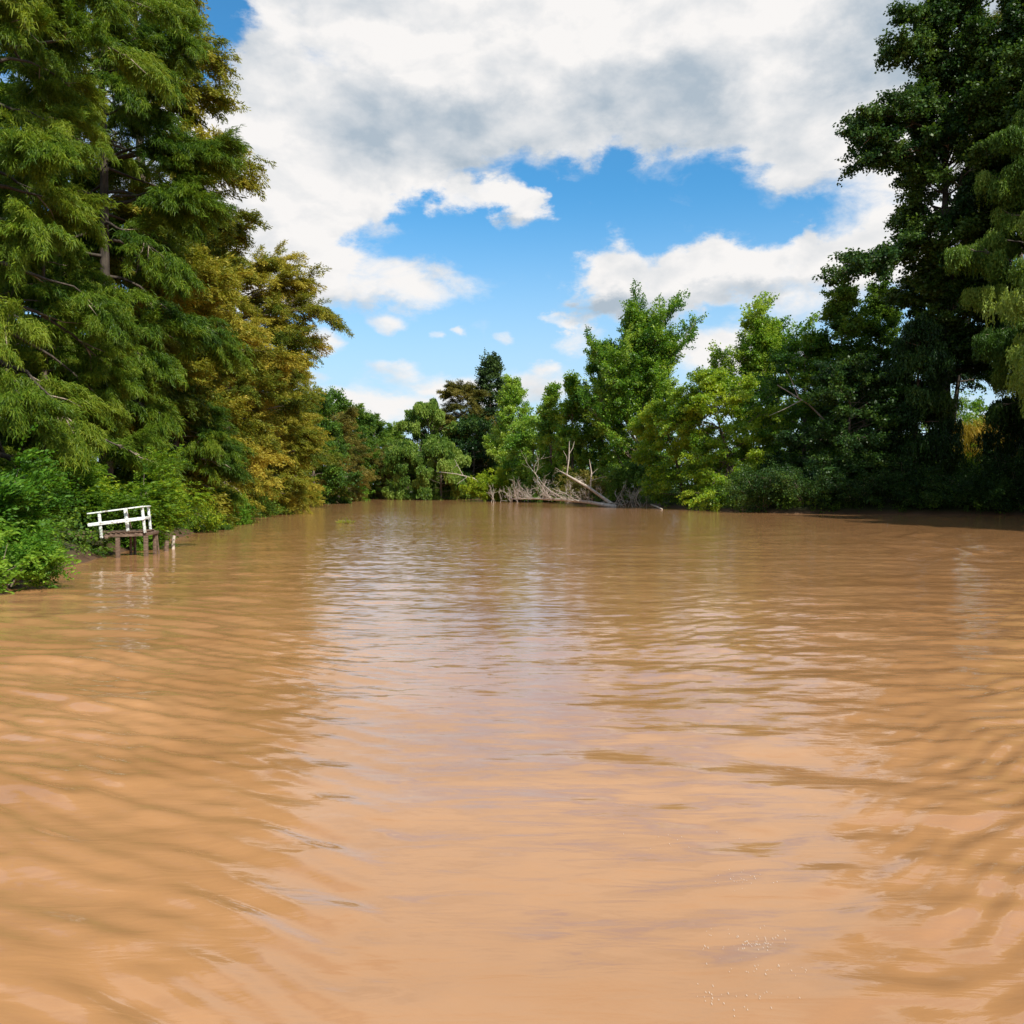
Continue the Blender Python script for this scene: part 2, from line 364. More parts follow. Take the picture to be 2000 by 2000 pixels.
T = {'needle': [tpl_needle(_tg) for _ in range(8)],
     'needle_far': [tpl_needle(_tg, 26, .065) for _ in range(6)],
     'plume': [tpl_plume(_tg) for _ in range(8)],
     'broad': [tpl_broad(_tg) for _ in range(8)],
     'broad_small': [tpl_broad(_tg, 40, .13) for _ in range(8)],
     'willow': [tpl_willow(_tg) for _ in range(8)],
     'willow_mid': [tpl_willow(_tg, 9, .12, .3, .2) for _ in range(8)],
     'willow_far': [tpl_willow(_tg, 8, .24, .5, .3) for _ in range(8)],
     'compound': [tpl_compound(_tg) for _ in range(8)],
     'blade': [tpl_blade(_tg) for _ in range(6)]}

def foliage(name, pos, yaw, pitch, scale, tone, tpl, mat, parent, g, tone_noise=.2):
    pos = np.asarray(pos); m = len(pos); ts = T[tpl]; idx = g.integers(0, len(ts), m)
    VV, TT = [], []
    for k, t in enumerate(ts):
        s = np.where(idx == k)[0]
        if not len(s): continue
        cy, sy = np.cos(yaw[s]), np.sin(yaw[s]); cp, sp = np.cos(pitch[s]), np.sin(pitch[s]); z = np.zeros(len(s))
        R = np.stack([np.stack([cy * cp, -sy, -cy * sp], -1), np.stack([sy * cp, cy, -sy * sp], -1), np.stack([sp, z, cp], -1)], 1)
        v = np.einsum('mij,nkj->mnki', R, t) * scale[s][:, None, None, None] + pos[s][:, None, None, :]
        VV.append(v.reshape(-1, 3)); TT.append(np.repeat(tone[s], len(t)) + g.normal(0, tone_noise, len(s) * len(t)))
    V = np.concatenate(VV); Q = np.arange(len(V)).reshape(-1, 4)
    me = quad_mesh(name, V, Q, np.clip(np.concatenate(TT), 0, 1))
    return link_mesh(name, me, mat, parent)

def wood(trunk, tw, m1, m2, root):
    a = sum(len(q) for q in trunk.Q); n = trunk.n
    V = np.concatenate(trunk.V + tw.V); Q = np.concatenate(trunk.Q + [q + n for q in tw.Q])
    me = quad_mesh('trunk', V, Q); o = link_mesh('trunk', me, m1, root, True); me.materials.append(m2)
    mi = np.zeros(len(Q), np.int32); mi[a:] = 1; me.polygons.foreach_set('material_index', mi)
    return o
PROF = {'round': lambda t: np.sqrt(np.clip(1 - (2 * t - 1) ** 2 * .92, 0, 1)),
        'cone': lambda t: (1 - t) ** .75 * .97 + .03,
        'column': lambda t: np.clip(.55 + 3 * t, 0, 1) * np.clip((1 - t) * 2.2, .08, 1) ** .7,
        'egg': lambda t: np.sin(np.pi * np.clip(t * .86 + .12, 0, 1)) ** .8 * (1.05 - .45 * t),
        'vase': lambda t: np.clip(.5 + .75 * t, 0, 1) * np.sqrt(np.clip(1 - t ** 3.2, .02, 1)),
        'broad': lambda t: np.clip(.75 + 1.2 * t, 0, 1) * np.sqrt(np.clip(1 - t ** 2.6, .02, 1))}
STAT = [0]
def tree(name, label, cat, X, Y, H, R, seed, mat, tpl, nspray, *, hb=.12, prof='round', nlimb=46, elev=(0, 45), curve=-.15,
         ss=(.9, 1.4), bark='bark', twig='twig', tr=None, lean=(0, 0), side=(0, 0), tips=(), group=None, up=0.0, droop=0.0,
         tone=.5, tspread=.2, ubr=(.3, .8), sub=1.0, minz=.15, wander=.08, az_lim=None):
    g = np.random.default_rng(seed)
    z0 = gz(X, Y) - .15; base = np.array([X, Y, max(z0, -.4)])
    root = empty(name, base, label, cat, group)
    tr = tr or (.012 * H + .06)
    k = 9; u = np.linspace(0, 1, k)
    tk = np.stack([lean[0] * u ** 1.5, lean[1] * u ** 1.5, H * .97 * u], 1)
    tk[1:, :2] += np.cumsum(g.normal(0, wander * H / 40, (k - 1, 2)), 0)
    trunk = Tubes(); trunk.add(tk, tr * (1 - u) ** .8 * np.where(u < .05, 1.35, 1) + .012, 9)
    tw = Tubes()
    def tpos(f): return np.array([np.interp(f, u, tk[:, c]) for c in range(3)])
    pts, yaw, pit, ton = [], [], [], []
    def limb(s, az, el, L, cv, r0, clump):
        n = 6; uu = np.linspace(0, 1, n)
        h = np.array([math.cos(az), math.sin(az)])
        pl = np.zeros((n, 3)); pl[:, :2] = h[None] * (L * math.cos(el) * uu)[:, None]; pl[:, 2] = L * (math.sin(el) * uu + cv * uu ** 2)
        pl[1:] += np.cumsum(g.normal(0, .045 * L, (n - 1, 3)), 0) * np.array([1, 1, .6])
        pl += s
        (trunk if r0 > .05 else tw).add(pl, r0 * (1 - uu * .85), 5)
        nsub = int(3 + L * 1.15)
        for b in range(nsub):
            ub = ubr[0] + (1 - ubr[0]) * g.random() ** ubr[1] if b else 1.0
            pb = np.array([np.interp(ub, uu, pl[:, c]) for c in range(3)])
            i0 = min(n - 2, int(ub * (n - 1))); tg = nrm(pl[i0 + 1] - pl[i0])
            sl = (.16 + .34 * (1 - ub)) * L * g.uniform(.6, 1.2) * sub + .35
            ya = math.atan2(tg[1], tg[0]) + (g.choice([-1, 1]) * g.uniform(.35, 1.15) if b else g.normal(0, .2))
            pe = math.asin(np.clip(tg[2], -1, 1)) * .7 + g.normal(0, .3) + up
            dd = np.array([math.cos(ya) * math.cos(pe), math.sin(ya) * math.cos(pe), math.sin(pe)])
            e = pb + dd * sl + np.array([0, 0, -droop * sl])
            mid = (pb + e) / 2 + g.normal(0, .06 * sl, 3)
            tw.add([pb, mid, e], [r0 * .3 + .006, r0 * .18 + .005, .004], 4)
            sc_t = clump + g.normal(0, .13)
            for f in np.linspace(.25, 1.0, max(3, int(sl * 2.2))):
                p = (pb * (1 - f) ** 2 + 2 * f * (1 - f) * mid + e * f * f) + g.normal(0, .12, 3)
                pts.append(p); yaw.append(ya + g.normal(0, .5)); pit.append(pe * .8 + g.normal(0, .25)); ton.append(sc_t)
    for b in range(nlimb):
        t = (b + g.random()) / nlimb
        az = b * 2.399 + g.normal(0, .4)
        if az_lim is not None: az = az_lim[0] + (az % (2 * math.pi) / math.pi - 1) * az_lim[1]
        L = R * float(PROF[prof](np.array(t))) * g.uniform(.62, 1.15) * (1 + side[1] * math.cos(az - side[0]))
        el = math.radians(elev[0] + (elev[1] - elev[0]) * t + g.normal(0, 9))
        s = tpos(min(.985, hb + (1 - hb) * t * .98))
        limb(s, az, el, max(.4, L), curve * g.uniform(.6, 1.4), tr * .34 * (1 - .75 * t) + .012, g.normal(tone, tspread))
    for f in np.linspace(.9, 1.0, 5):                       # leader
        pts.append(tpos(f)); yaw.append(g.uniform(0, 6.3)); pit.append(1.0); ton.append(tone)
    for (fh, end) in tips:                                   # big named limbs seen in the photo
        s = tpos(fh); e = np.asarray(end, float) - base; d = e - s; L = np.linalg.norm(d)
        for rep in range(3):
            limb(s, math.atan2(d[1], d[0]) + g.normal(0, .06), math.asin(d[2] / L) + .12, L * (.9 - .13 * rep), -.12, tr * .3, g.normal(tone, tspread))
    pts = np.array(pts); n = len(pts)
    keep = g.permutation(n)[:nspray] if n >= nspray else np.concatenate([np.arange(n), g.integers(0, n, nspray - n)])
    pp = pts[keep] + g.normal(0, .1, (len(keep), 3))
    ok = pp[:, 2] + base[2] > minz; keep = keep[ok]; pp = pp[ok]
    ya = np.array(yaw)[keep] + g.normal(0, .25, len(keep)); pi_ = np.clip(np.array(pit)[keep], -.9, 1.2)
    if tpl.startswith('willow'): pi_ = pi_ * 0
    sca = g.uniform(ss[0], ss[1], len(keep)); to = np.array(ton)[keep] + g.normal(0, .1, len(keep))
    wood(trunk, tw, M[bark], M[twig], root)
    c = foliage('crown', pp, ya, pi_, sca, to, tpl, M[mat], root, g)
    STAT[0] += len(c.data.polygons)
    return root
def bush(name, label, cat, X, Y, H, R, seed, mat, tpl, nspray, *, ss=(.6, 1.0), twig='twig', group=None, tone=.5, nstem=14, flat=.55, z=None, stretch=(1, 1), tspread=.2, minz=.03):
    g = np.random.default_rng(seed)
    base = np.array([X, Y, max(gz(X, Y), -.2) if z is None else z]); root = empty(name, base, label, cat, group)
    tw = Tubes(); pts, yaw, pit, ton = [], [], [], []
    for b in range(nstem):
        az = b * 2.399 + g.normal(0, .3); rr = R * g.uniform(.35, 1.0); hh = H * (1 - flat * (rr / R) ** 2) * g.uniform(.75, 1.05)
        s = np.array([math.cos(az) * rr * .15, math.sin(az) * rr * .15, 0]); e = np.array([math.cos(az) * rr * stretch[0], math.sin(az) * rr * stretch[1], hh * .88])
        m = s * .45 + e * .55 + np.array([0, 0, hh * .22])
        fs = np.linspace(0, 1, 6); pl = np.array([s * (1 - f) ** 2 + 2 * f * (1 - f) * m + e * f * f for f in fs])
        tw.add(pl, np.linspace(.02 + .006 * H, .006, 6), 4); cl = g.normal(tone, tspread)
        for k in range(max(6, int(4 * H))):
            f = g.uniform(.2, 1); p = s * (1 - f) ** 2 + 2 * f * (1 - f) * m + e * f * f
            w = g.normal(0, .16 * R + .08, 3) * np.array([1, 1, .8]); pts.append(p + w); yaw.append(az + g.normal(0, .9)); pit.append(g.normal(.15, .35)); ton.append(cl)
            if k % 3 == 0: tw.add([p, p + w * .6, p + w], [.008, .006, .004], 4)
    pts = np.array(pts); k = g.integers(0, len(pts), nspray)
    pp = pts[k] + g.normal(0, .12 * R ** .5, (nspray, 3)); ok = pp[:, 2] + base[2] > minz; k = k[ok]; pp = pp[ok]
    pi_ = np.array(pit)[k] if tpl not in ('willow', 'willow_mid', 'blade') else np.zeros(len(k))
    tw.build('stems', M[twig], root)
    c = foliage('leaves', pp, np.array(yaw)[k], pi_, g.uniform(ss[0], ss[1], len(k)), np.array(ton)[k], tpl, M[mat], root, g)
    STAT[0] += len(c.data.polygons)
    return root

# ------------------------------------------------------------------ left bank trees
RIV = 0.0      # azimuth of the river side for trees on the left bank
GL = 'tall trees along the left bank'
CAS = dict(elev=(-12, 20), curve=-.3, droop=.35, group=GL, ubr=(.4, .6), sub=.72, tspread=.13)
tree('casuarina_tree', 'nearest tall casuarina with bright green drooping needles, at the left edge above the jetty', 'tree',
     XatY(-20, 33), 33, 31, 5.0, 101, 'casuarina', 'needle', 7000, hb=.05, prof='column', nlimb=72, ss=(.65, 1.1), tone=.52, bark='darkbark', tr=.34, **CAS)
tree('casuarina_tree', 'tall dark green casuarina with a ragged edge, second from the left behind the jetty', 'tree',
     XatY(205, 43), 43, 36, 4.8, 102, 'casuarina', 'needle', 5200, hb=.16, prof='column', nlimb=60, ss=(.75, 1.25), tone=.42, bark='darkbark', tr=.3,
     **{**CAS, 'group': GL}, tips=((.50, P(425, 250, 43)), (.44, P(435, 380, 43)), (.62, P(330, 40, 43))))
tree('cypress_tree', 'tallest olive brown cypress, its tips poking out past the dark casuarina high up', 'tree',
     XatY(285, 55), 55, 38, 4.6, 103, 'casuarina_olive', 'plume', 2000, hb=.1, prof='column', nlimb=60, elev=(5, 35), curve=-.12, ss=(1.0, 1.6),
     group=GL, tips=((.76, P(418, 112, 54)), (.60, P(488, 345, 54)), (.88, P(370, 15, 54)), (.7, P(410, 190, 54))))
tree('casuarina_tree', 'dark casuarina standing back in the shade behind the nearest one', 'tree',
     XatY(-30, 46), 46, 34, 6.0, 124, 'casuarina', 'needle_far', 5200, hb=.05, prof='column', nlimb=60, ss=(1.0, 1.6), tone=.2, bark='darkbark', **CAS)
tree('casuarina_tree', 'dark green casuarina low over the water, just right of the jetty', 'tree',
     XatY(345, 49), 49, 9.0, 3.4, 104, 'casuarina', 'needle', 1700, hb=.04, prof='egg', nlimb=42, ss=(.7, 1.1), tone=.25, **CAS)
tree('casuarina_tree', 'mid height casuarina with bright hanging plumes behind the jetty bushes', 'tree',
     XatY(95, 38), 38, 13.5, 3.4, 122, 'casuarina', 'needle', 1700, hb=.12, prof='egg', nlimb=44, ss=(.7, 1.1), tone=.45, minz=1.9, **CAS)
tree('cypress_tree', 'golden olive cypress with a pale feathery top below the dark casuarina', 'tree',
     XatY(365, 60), 60, 22, 5.2, 105, 'cypress', 'plume', 2600, hb=.05, prof='broad', nlimb=60, elev=(-5, 45), curve=-.15, ss=(1.0, 1.5), droop=.12, group=GL,
     tips=((.8, P(478, 428, 60)),), tone=.5, ubr=(.35, .7), sub=.75, tspread=.26)
tree('cypress_tree', 'olive green cypress filling the tree wall under the second casuarina', 'tree',
     XatY(275, 50), 50, 18, 4.6, 123, 'casuarina_olive', 'plume', 2600, hb=.05, prof='broad', nlimb=50, elev=(-5, 40), curve=-.15, ss=(1.0, 1.5), droop=.15, group=GL,
     tone=.42, ubr=(.35, .7), sub=.75, tspread=.26)
tree('cypress_tree', 'full olive green cypress at the water under the long reaching limb', 'tree',
     XatY(505, 79), 79, 14.5, 4.4, 125, 'casuarina_olive', 'plume', 2200, hb=.02, prof='round', nlimb=46, elev=(-10, 40), curve=-.15, ss=(1.0, 1.5), droop=.15, group=GL, tone=.5, ubr=(.35, .7), sub=.8)
tree('cypress_tree', 'spreading olive gold cypress whose long limb reaches furthest out over the river', 'tree',
     XatY(445, 72), 72, 21.5, 5.6, 106, 'cypress', 'plume', 2600, hb=.05, prof='vase', nlimb=60, elev=(-5, 35), curve=-.12, ss=(1.0, 1.5), droop=.1, group=GL,
     tips=((.72, P(660, 592, 71)), (.8, P(615, 530, 71)), (.85, P(570, 490, 72)), (.66, P(625, 650, 70)), (.55, P(590, 705, 70))), tone=.56, ubr=(.35, .7), sub=.75, tspread=.24)
tree('cypress_tree', 'lower golden cypress hanging over the water behind the wide spreading one', 'tree',
     XatY(500, 86), 86, 15.5, 4.0, 107, 'cypress', 'plume', 1800, hb=.03, prof='broad', nlimb=46, elev=(-10, 40), curve=-.15, ss=(1.0, 1.5), droop=.15, group=GL, tone=.42, ubr=(.35, .7), sub=.8)
tree('cypress_tree', 'olive brown cypress with a rounded top where the left tree wall starts to drop', 'tree',
     XatY(556, 106), 106, 17.0, 5.2, 108, 'casuarina_olive', 'plume', 1500, hb=.03, prof='broad', nlimb=46, elev=(-5, 45), curve=-.12, ss=(1.1, 1.7), group=GL, tone=.6)
tree('broadleaf_tree', 'dark green round tree between two rusty cypresses on the far left bank', 'tree',
     XatY(612, 128), 128, 15.2, 5.0, 109, 'midgreen', 'broad', 1500, hb=.04, prof='broad', nlimb=44, elev=(0, 50), ss=(1.0, 1.6), group=GL, tone=.25)
tree('cypress_tree', 'reddish brown cypress in front of the far green pines on the left bank', 'tree',
     XatY(660, 150), 150, 15.2, 5.2, 110, 'rust', 'plume', 1200, hb=.03, prof='broad', nlimb=44, elev=(0, 45), ss=(1.2, 1.9), group=GL, tone=.62)
tree('broadleaf_tree', 'dark broad tree above the bright reeds on the far left bank', 'tree',
     XatY(640, 168), 168, 19.5, 6, 121, 'midgreen', 'broad', 1000, hb=.03, prof='broad', nlimb=40, elev=(0, 50), ss=(1.2, 1.9), group=GL, tone=.35)
tree('pine_tree', 'spiky green pine rising beside the reddish cypress on the far left bank', 'tree',
     XatY(693, 185), 185, 18.3, 5.0, 111, 'midgreen', 'needle_far', 1000, hb=.05, prof='egg', nlimb=40, elev=(10, 55), curve=.1, ss=(1.5, 2.4), group=GL, up=.2, tone=.4)
tree('pine_tree', 'middle one of three far pines stepping down to the bend', 'tree',
     XatY(733, 205), 205, 17.3, 5.0, 112, 'midgreen', 'needle_far', 900, hb=.05, prof='egg', nlimb=40, elev=(10, 55), curve=.1, ss=(1.6, 2.5), group=GL, up=.2, tone=.45)
tree('pine_tree', 'last pine on the left bank, its pointed top at the river bend', 'tree',
     XatY(762, 232), 232, 16.8, 4.6, 113, 'midgreen', 'needle_far', 800, hb=.05, prof='egg', nlimb=36, elev=(10, 60), curve=.1, ss=(1.7, 2.7), group=GL, up=.2, tone=.42)
tree('rusty_tree', 'small brown green tree at the waterline below the far pines', 'tree',
     XatY(715, 190), 190, 11.5, 5.0, 114, 'rust', 'plume', 700, hb=.03, prof='broad', nlimb=36, elev=(0, 45), ss=(1.3, 2.0), group=GL, tone=.45)
tree('willow_tree', 'hazy green tree closing the view at the river bend', 'tree',
     XatY(796, 285), 285, 12, 7.0, 115, 'midgreen', 'broad', 600, hb=.02, prof='broad', nlimb=36, elev=(0, 50), ss=(2.0, 3.0), tone=.6)
# bushes, left
GB = 'bushes along the left waterline'
bush('leafy_bush', 'bright green bush with feathery compound leaves filling the lower left corner of the bank', 'bush', -13.6, 21.6, 2.75, 1.75, 201, 'brightbush', 'compound', 290, ss=(.7, 1.1), group=GB, stretch=(1.0, 1.0))
bush('leafy_bush', 'low bright bush with pale twigs dipping into the water at the left edge', 'bush', -11.75, 20.2, 1.15, 1.15, 202, 'brightbush', 'compound', 120, ss=(.5, .85), group=GB, tone=.6, z=.1, nstem=11)
bush('leafy_bush', 'dark bush under the drooping casuarina left of the jetty', 'bush', -16.6, 28.8, 2.3, 1.3, 203, 'midgreen', 'compound', 200, ss=(.6, .95), group=GB, tone=.3)
bush('leafy_bush', 'yellow green bush right behind the white jetty railing', 'bush', -15.2, 34.6, 3.3, 2.2, 204, 'yellowbush', 'compound', 330, ss=(.8, 1.2), group=GB, tone=.42)
bush('leafy_bush', 'bright yellow green bush left of the jetty railing', 'bush', -17.3, 33.4, 2.7, 1.7, 205, 'yellowbush', 'compound', 220, ss=(.7, 1.1), group=GB, tone=.34)
bush('leafy_bush', 'small fresh green bush at the foot of the jetty end', 'bush', -14.5, 33.6, 1.2, .9, 206, 'brightbush', 'compound', 90, ss=(.5, .8), group=GB, tone=.62)
bush('leafy_bush', 'shaded shrub growing beneath the jetty deck', 'bush', -14.9, 29.9, .62, .85, 207, 'midgreen', 'compound', 80, ss=(.4, .6), group=GB, tone=.45, z=.05)
bush('leafy_bush', 'dark overhanging shrub on the bare bank between the corner bush and the jetty', 'bush', -14.6, 25.2, 1.5, 1.2, 215, 'midgreen', 'compound', 170, ss=(.5, .85), group=GB, tone=.25)
bush('leafy_bush', 'low dark shrub in the shadow at the shore end of the jetty', 'bush', -15.9, 27.4, .8, 1.0, 216, 'midgreen', 'compound', 90, ss=(.5, .8), group=GB, tone=.2)
bush('round_bush', 'light green rounded bush at the waterline beyond the jetty', 'bush', XatY(436, 56), 56, 2.0, 1.6, 208, 'brightbush', 'broad_small', 190, ss=(.6, 1.0), group=GB, tone=.4)
bush('round_bush', 'low yellowish bush at the dark mouth in the bank beyond the jetty', 'bush', XatY(375, 46.5), 46.5, 1.2, 1.3, 209, 'yellowbush', 'broad_small', 130, ss=(.5, .8), group=GB, tone=.4)
bush('round_bush', 'dark shrub at the water under the golden cypress', 'bush', XatY(492, 71), 71, 1.9, 2.0, 210, 'midgreen', 'broad_small', 170, ss=(.7, 1.1), group=GB, tone=.4)
bush('round_bush', 'small yellow green sapling at the water before the far rusty cypress', 'bush', XatY(597, 113), 113, 5.0, 1.5, 211, 'yellowbush', 'broad', 130, ss=(.7, 1.1), group=GB, tone=.35, flat=.8)
bush('reed_clump', 'bright green reeds at the water on the far left bank', 'reeds', XatY(672, 156), 156, 3.6, 4.2, 212, 'brightbush', 'broad', 260, ss=(.8, 1.3), group=GB, tone=.5)
bush('round_bush', 'dark green bush beside the far reeds near the bend', 'bush', XatY(738, 200), 200, 3.2, 4.2, 213, 'midgreen', 'broad', 200, ss=(1.0, 1.6), group=GB, tone=.45)
bush('round_bush', 'olive shrub trailing into the water between the golden cypresses', 'bush', XatY(545, 92), 92, 2.4, 2.4, 214, 'cypress', 'plume', 170, ss=(.8, 1.3), group=GB, tone=.25)

# ------------------------------------------------------------------ right bank trees
GR = 'trees along the right bank'
tree('willow_tree', 'big round weeping willow at the far end of the right bank', 'tree', XatY(838, 178), 178, 18.2, 6.6, 301, 'willow', 'willow_far', 1900, hb=.12, prof='round', nlimb=44, elev=(10, 60), curve=-.25, ss=(.6, 1.05), group=GR, tone=.55, tspread=.3, ubr=(.5, .6), sub=.7)
tree('willow_tree', 'lower weeping willow whose branches hang to the water in front of the round one', 'tree', XatY(862, 168), 168, 11.5, 5.4, 302, 'willow', 'willow_far', 1500, hb=.06, prof='round', nlimb=40, elev=(10, 55), curve=-.3, ss=(.6, 1.0), group=GR, tone=.58, tspread=.3, ubr=(.5, .6), sub=.7)
tree('willow_tree', 'small willow at the bend, first on the right bank', 'tree', XatY(797, 171), 171, 11.5, 4.2, 303, 'willow', 'willow_far', 900, hb=.06, prof='round', nlimb=34, elev=(10, 55), curve=-.3, ss=(.6, 1.0), group=GR, tone=.45, tspread=.3, ubr=(.5, .6), sub=.7)
tree('cypress_tree', 'broad brown topped dark tree left of the pointed conifer', 'tree', XatY(900, 184), 184, 23.0, 6.4, 304, 'rust', 'plume', 2000, hb=.05, prof='broad', nlimb=46, elev=(5, 50), ss=(1.4, 2.2), group=GR, tone=.3)
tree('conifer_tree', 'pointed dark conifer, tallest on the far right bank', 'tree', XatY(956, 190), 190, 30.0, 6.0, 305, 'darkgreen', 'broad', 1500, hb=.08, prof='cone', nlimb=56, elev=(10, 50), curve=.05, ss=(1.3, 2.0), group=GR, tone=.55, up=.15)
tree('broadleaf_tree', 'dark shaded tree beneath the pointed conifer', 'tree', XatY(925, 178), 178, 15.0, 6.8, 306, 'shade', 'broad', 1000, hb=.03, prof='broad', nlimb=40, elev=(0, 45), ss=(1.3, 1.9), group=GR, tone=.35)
tree('poplar_tree', 'pale green poplar right of the dark conifer', 'tree', XatY(1000, 168), 168, 22.5, 4.6, 307, 'poplar', 'broad', 1500, hb=.05, prof='egg', nlimb=40, elev=(25, 65), curve=.08, ss=(1.1, 1.6), group=GR, tone=.72, up=.2, sub=.7)
tree('broadleaf_tree', 'green tree with a low rounded crown between the pale poplar and the slim saplings', 'tree', XatY(1042, 152), 152, 13.5, 5.6, 308, 'poplar', 'broad', 1400, hb=.03, prof='broad', nlimb=40, elev=(10, 55), ss=(1.1, 1.6), group=GR, tone=.6)
tree('poplar_tree', 'slim young poplar, left one of two beside the great cottonwood', 'tree', XatY(1078, 140), 140, 18.0, 2.6, 309, 'poplar', 'broad', 900, hb=.06, prof='egg', nlimb=30, elev=(35, 70), curve=.1, ss=(1.0, 1.4), group=GR, tone=.5, up=.3)
tree('poplar_tree', 'slim young poplar standing against the left flank of the great cottonwood', 'tree', XatY(1117, 136), 136, 18.4, 3.0, 310, 'poplar', 'broad', 1100, hb=.06, prof='egg', nlimb=32, elev=(35, 70), curve=.1, ss=(1.0, 1.4), group=GR, tone=.58, up=.3)
POP = dict(curve=.12, group=GR, up=.25, sub=.6, ubr=(.2, .8), tspread=.22)
tree('cottonwood_tree', 'great bright green cottonwood with two tall tops', 'tree', XatY(1245, 131), 131, 27.5, 8.4, 311, 'poplar', 'broad', 4600, hb=.05, prof='egg', nlimb=58, elev=(28, 72), ss=(1.0, 1.5), tone=.52,
     tips=((.45, P(1230, 552, 131)), (.5, P(1222, 590, 130)), (.45, P(1308, 558, 131)), (.5, P(1338, 625, 130)), (.42, P(1325, 600, 132)), (.3, P(1122, 710, 130)), (.35, P(1140, 655, 130)), (.4, P(1180, 640, 131)), (.35, P(1285, 590, 132)), (.2, P(1120, 770, 130)), (.2, P(1350, 720, 130))), **POP)
tree('cottonwood_tree', 'darker cottonwood shoulder tree just left of the twin topped one', 'tree', XatY(1175, 138), 138, 24.0, 5.4, 312, 'poplar', 'broad', 2200, hb=.04, prof='egg', nlimb=44, elev=(25, 68), ss=(1.0, 1.5), tone=.35, **POP)
tree('poplar_tree', 'small drooping poplar with yellow leaves leaning left over the fallen branches', 'tree', XatY(1335, 104), 104, 11.0, 4.6, 313, 'yellowpoplar', 'broad', 1700, hb=.04, prof='broad', nlimb=42, elev=(5, 45), curve=-.15, ss=(.8, 1.2), lean=(-3.0, -1), group=GR, tone=.62)
tree('poplar_tree', 'leaning yellow green poplar dipping its lowest branches into the water', 'tree', XatY(1435, 97), 97, 14.0, 5.0, 314, 'yellowpoplar', 'broad', 2400, hb=.03, prof='broad', nlimb=46, elev=(5, 50), curve=-.15, ss=(.8, 1.2), lean=(-4.0, -2), group=GR, tone=.62,
     tips=((.35, P(1385, 985, 90)), (.3, P(1420, 960, 90)), (.6, P(1290, 820, 96)), (.7, P(1320, 780, 97))))
tree('poplar_tree', 'wind blown poplar with two bright feathery tops right of the great cottonwood', 'tree', XatY(1510, 113), 113, 23.0, 5.0, 315, 'poplar', 'broad', 2500, hb=.06, prof='egg', nlimb=46, elev=(25, 68), ss=(.9, 1.4), lean=(-2.0, 0), tone=.66,
     tips=((.6, P(1458, 556, 113)), (.6, P(1545, 602, 113)), (.5, P(1432, 640, 112)), (.4, P(1375, 690, 112)), (.62, P(1490, 590, 113)), (.3, P(1400, 720, 111))), **POP)
tree('broadleaf_tree', 'shaded tree with a bare dead limb in its middle, beside the wind blown poplar', 'tree', XatY(1572, 98), 98, 18.0, 6.0, 316, 'poplar', 'broad', 2300, hb=.12, prof='broad', nlimb=46, elev=(5, 55), ss=(.8, 1.3), group=GR, tone=.25)
tree('broadleaf_tree', 'ragged dark green tree left of the bright topped one by the tall poplar', 'tree', XatY(1640, 99), 99, 24.5, 5.2, 317, 'midgreen', 'broad', 2600, hb=.12, prof='egg', nlimb=46, elev=(15, 60), ss=(.8, 1.3), group=GR, tone=.6, up=.15)
tree('broadleaf_tree', 'dark tree with a bright yellow green top beside the tall poplar', 'tree', XatY(1712, 102), 102, 25.0, 4.6, 318, 'midgreen', 'broad', 2300, hb=.15, prof='egg', nlimb=44, elev=(15, 60), ss=(.8, 1.3), group=GR, tone=.5, up=.15)
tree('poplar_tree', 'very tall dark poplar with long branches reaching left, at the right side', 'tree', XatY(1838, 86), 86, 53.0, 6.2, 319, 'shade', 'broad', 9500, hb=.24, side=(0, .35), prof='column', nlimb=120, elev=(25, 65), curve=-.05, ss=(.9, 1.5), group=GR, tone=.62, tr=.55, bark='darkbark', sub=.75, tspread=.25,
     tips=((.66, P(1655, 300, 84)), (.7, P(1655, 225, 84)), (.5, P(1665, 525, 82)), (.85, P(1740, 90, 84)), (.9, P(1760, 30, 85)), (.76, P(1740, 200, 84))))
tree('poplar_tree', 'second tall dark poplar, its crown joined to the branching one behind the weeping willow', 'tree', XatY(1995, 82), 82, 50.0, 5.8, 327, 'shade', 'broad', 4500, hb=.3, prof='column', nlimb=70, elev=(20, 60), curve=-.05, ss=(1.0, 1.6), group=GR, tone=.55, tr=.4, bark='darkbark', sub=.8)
tree('willow_tree', 'tall weeping willow with hanging sunlit curtains at the right edge', 'tree', XatY(2020, 77), 77, 39, 7.6, 320, 'willow', 'willow_mid', 6500, hb=.3, prof='egg', nlimb=60, elev=(10, 55), curve=-.2, ss=(.5, .9), group=GR, tone=.52, tr=.5, bark='darkbark', sub=.65, ubr=(.45, .6), tspread=.3)
tree('willow_tree', 'bright yellow green willow spray entering at the right edge halfway up', 'tree', XatY(2062, 66), 66, 21.5, 4.0, 321, 'willow', 'willow_mid', 700, hb=.45, prof='round', nlimb=30, elev=(10, 50), curve=-.2, ss=(.6, 1.0), group=GR, tone=.95)
tree('casuarina_tree', 'olive casuarina crown in the top right corner behind the poplar', 'tree', XatY(1990, 110), 110, 67.0, 6.8, 322, 'casuarina_olive', 'plume', 2200, hb=.6, prof='column', nlimb=50, elev=(0, 30), ss=(1.2, 2.0), group=GR, tone=.3, tr=.6)
tree('broadleaf_tree', 'low shaded green tree with boughs over the dark water, below the ragged one', 'tree', XatY(1655, 86), 86, 13.5, 6.2, 323, 'shade', 'broad', 2400, hb=.03, prof='broad', nlimb=46, elev=(-10, 40), curve=-.1, ss=(.8, 1.3), group=GR, tone=.35)
tree('broadleaf_tree', 'dark tree below the tall poplar with trailing vines, beside the sunlit clearing', 'tree', XatY(1790, 83), 83, 18.0, 3.0, 324, 'shade', 'willow_mid', 1500, hb=.15, prof='broad', nlimb=40, elev=(-5, 45), curve=-.15, ss=(.6, 1.1), group=GR, tone=.3)
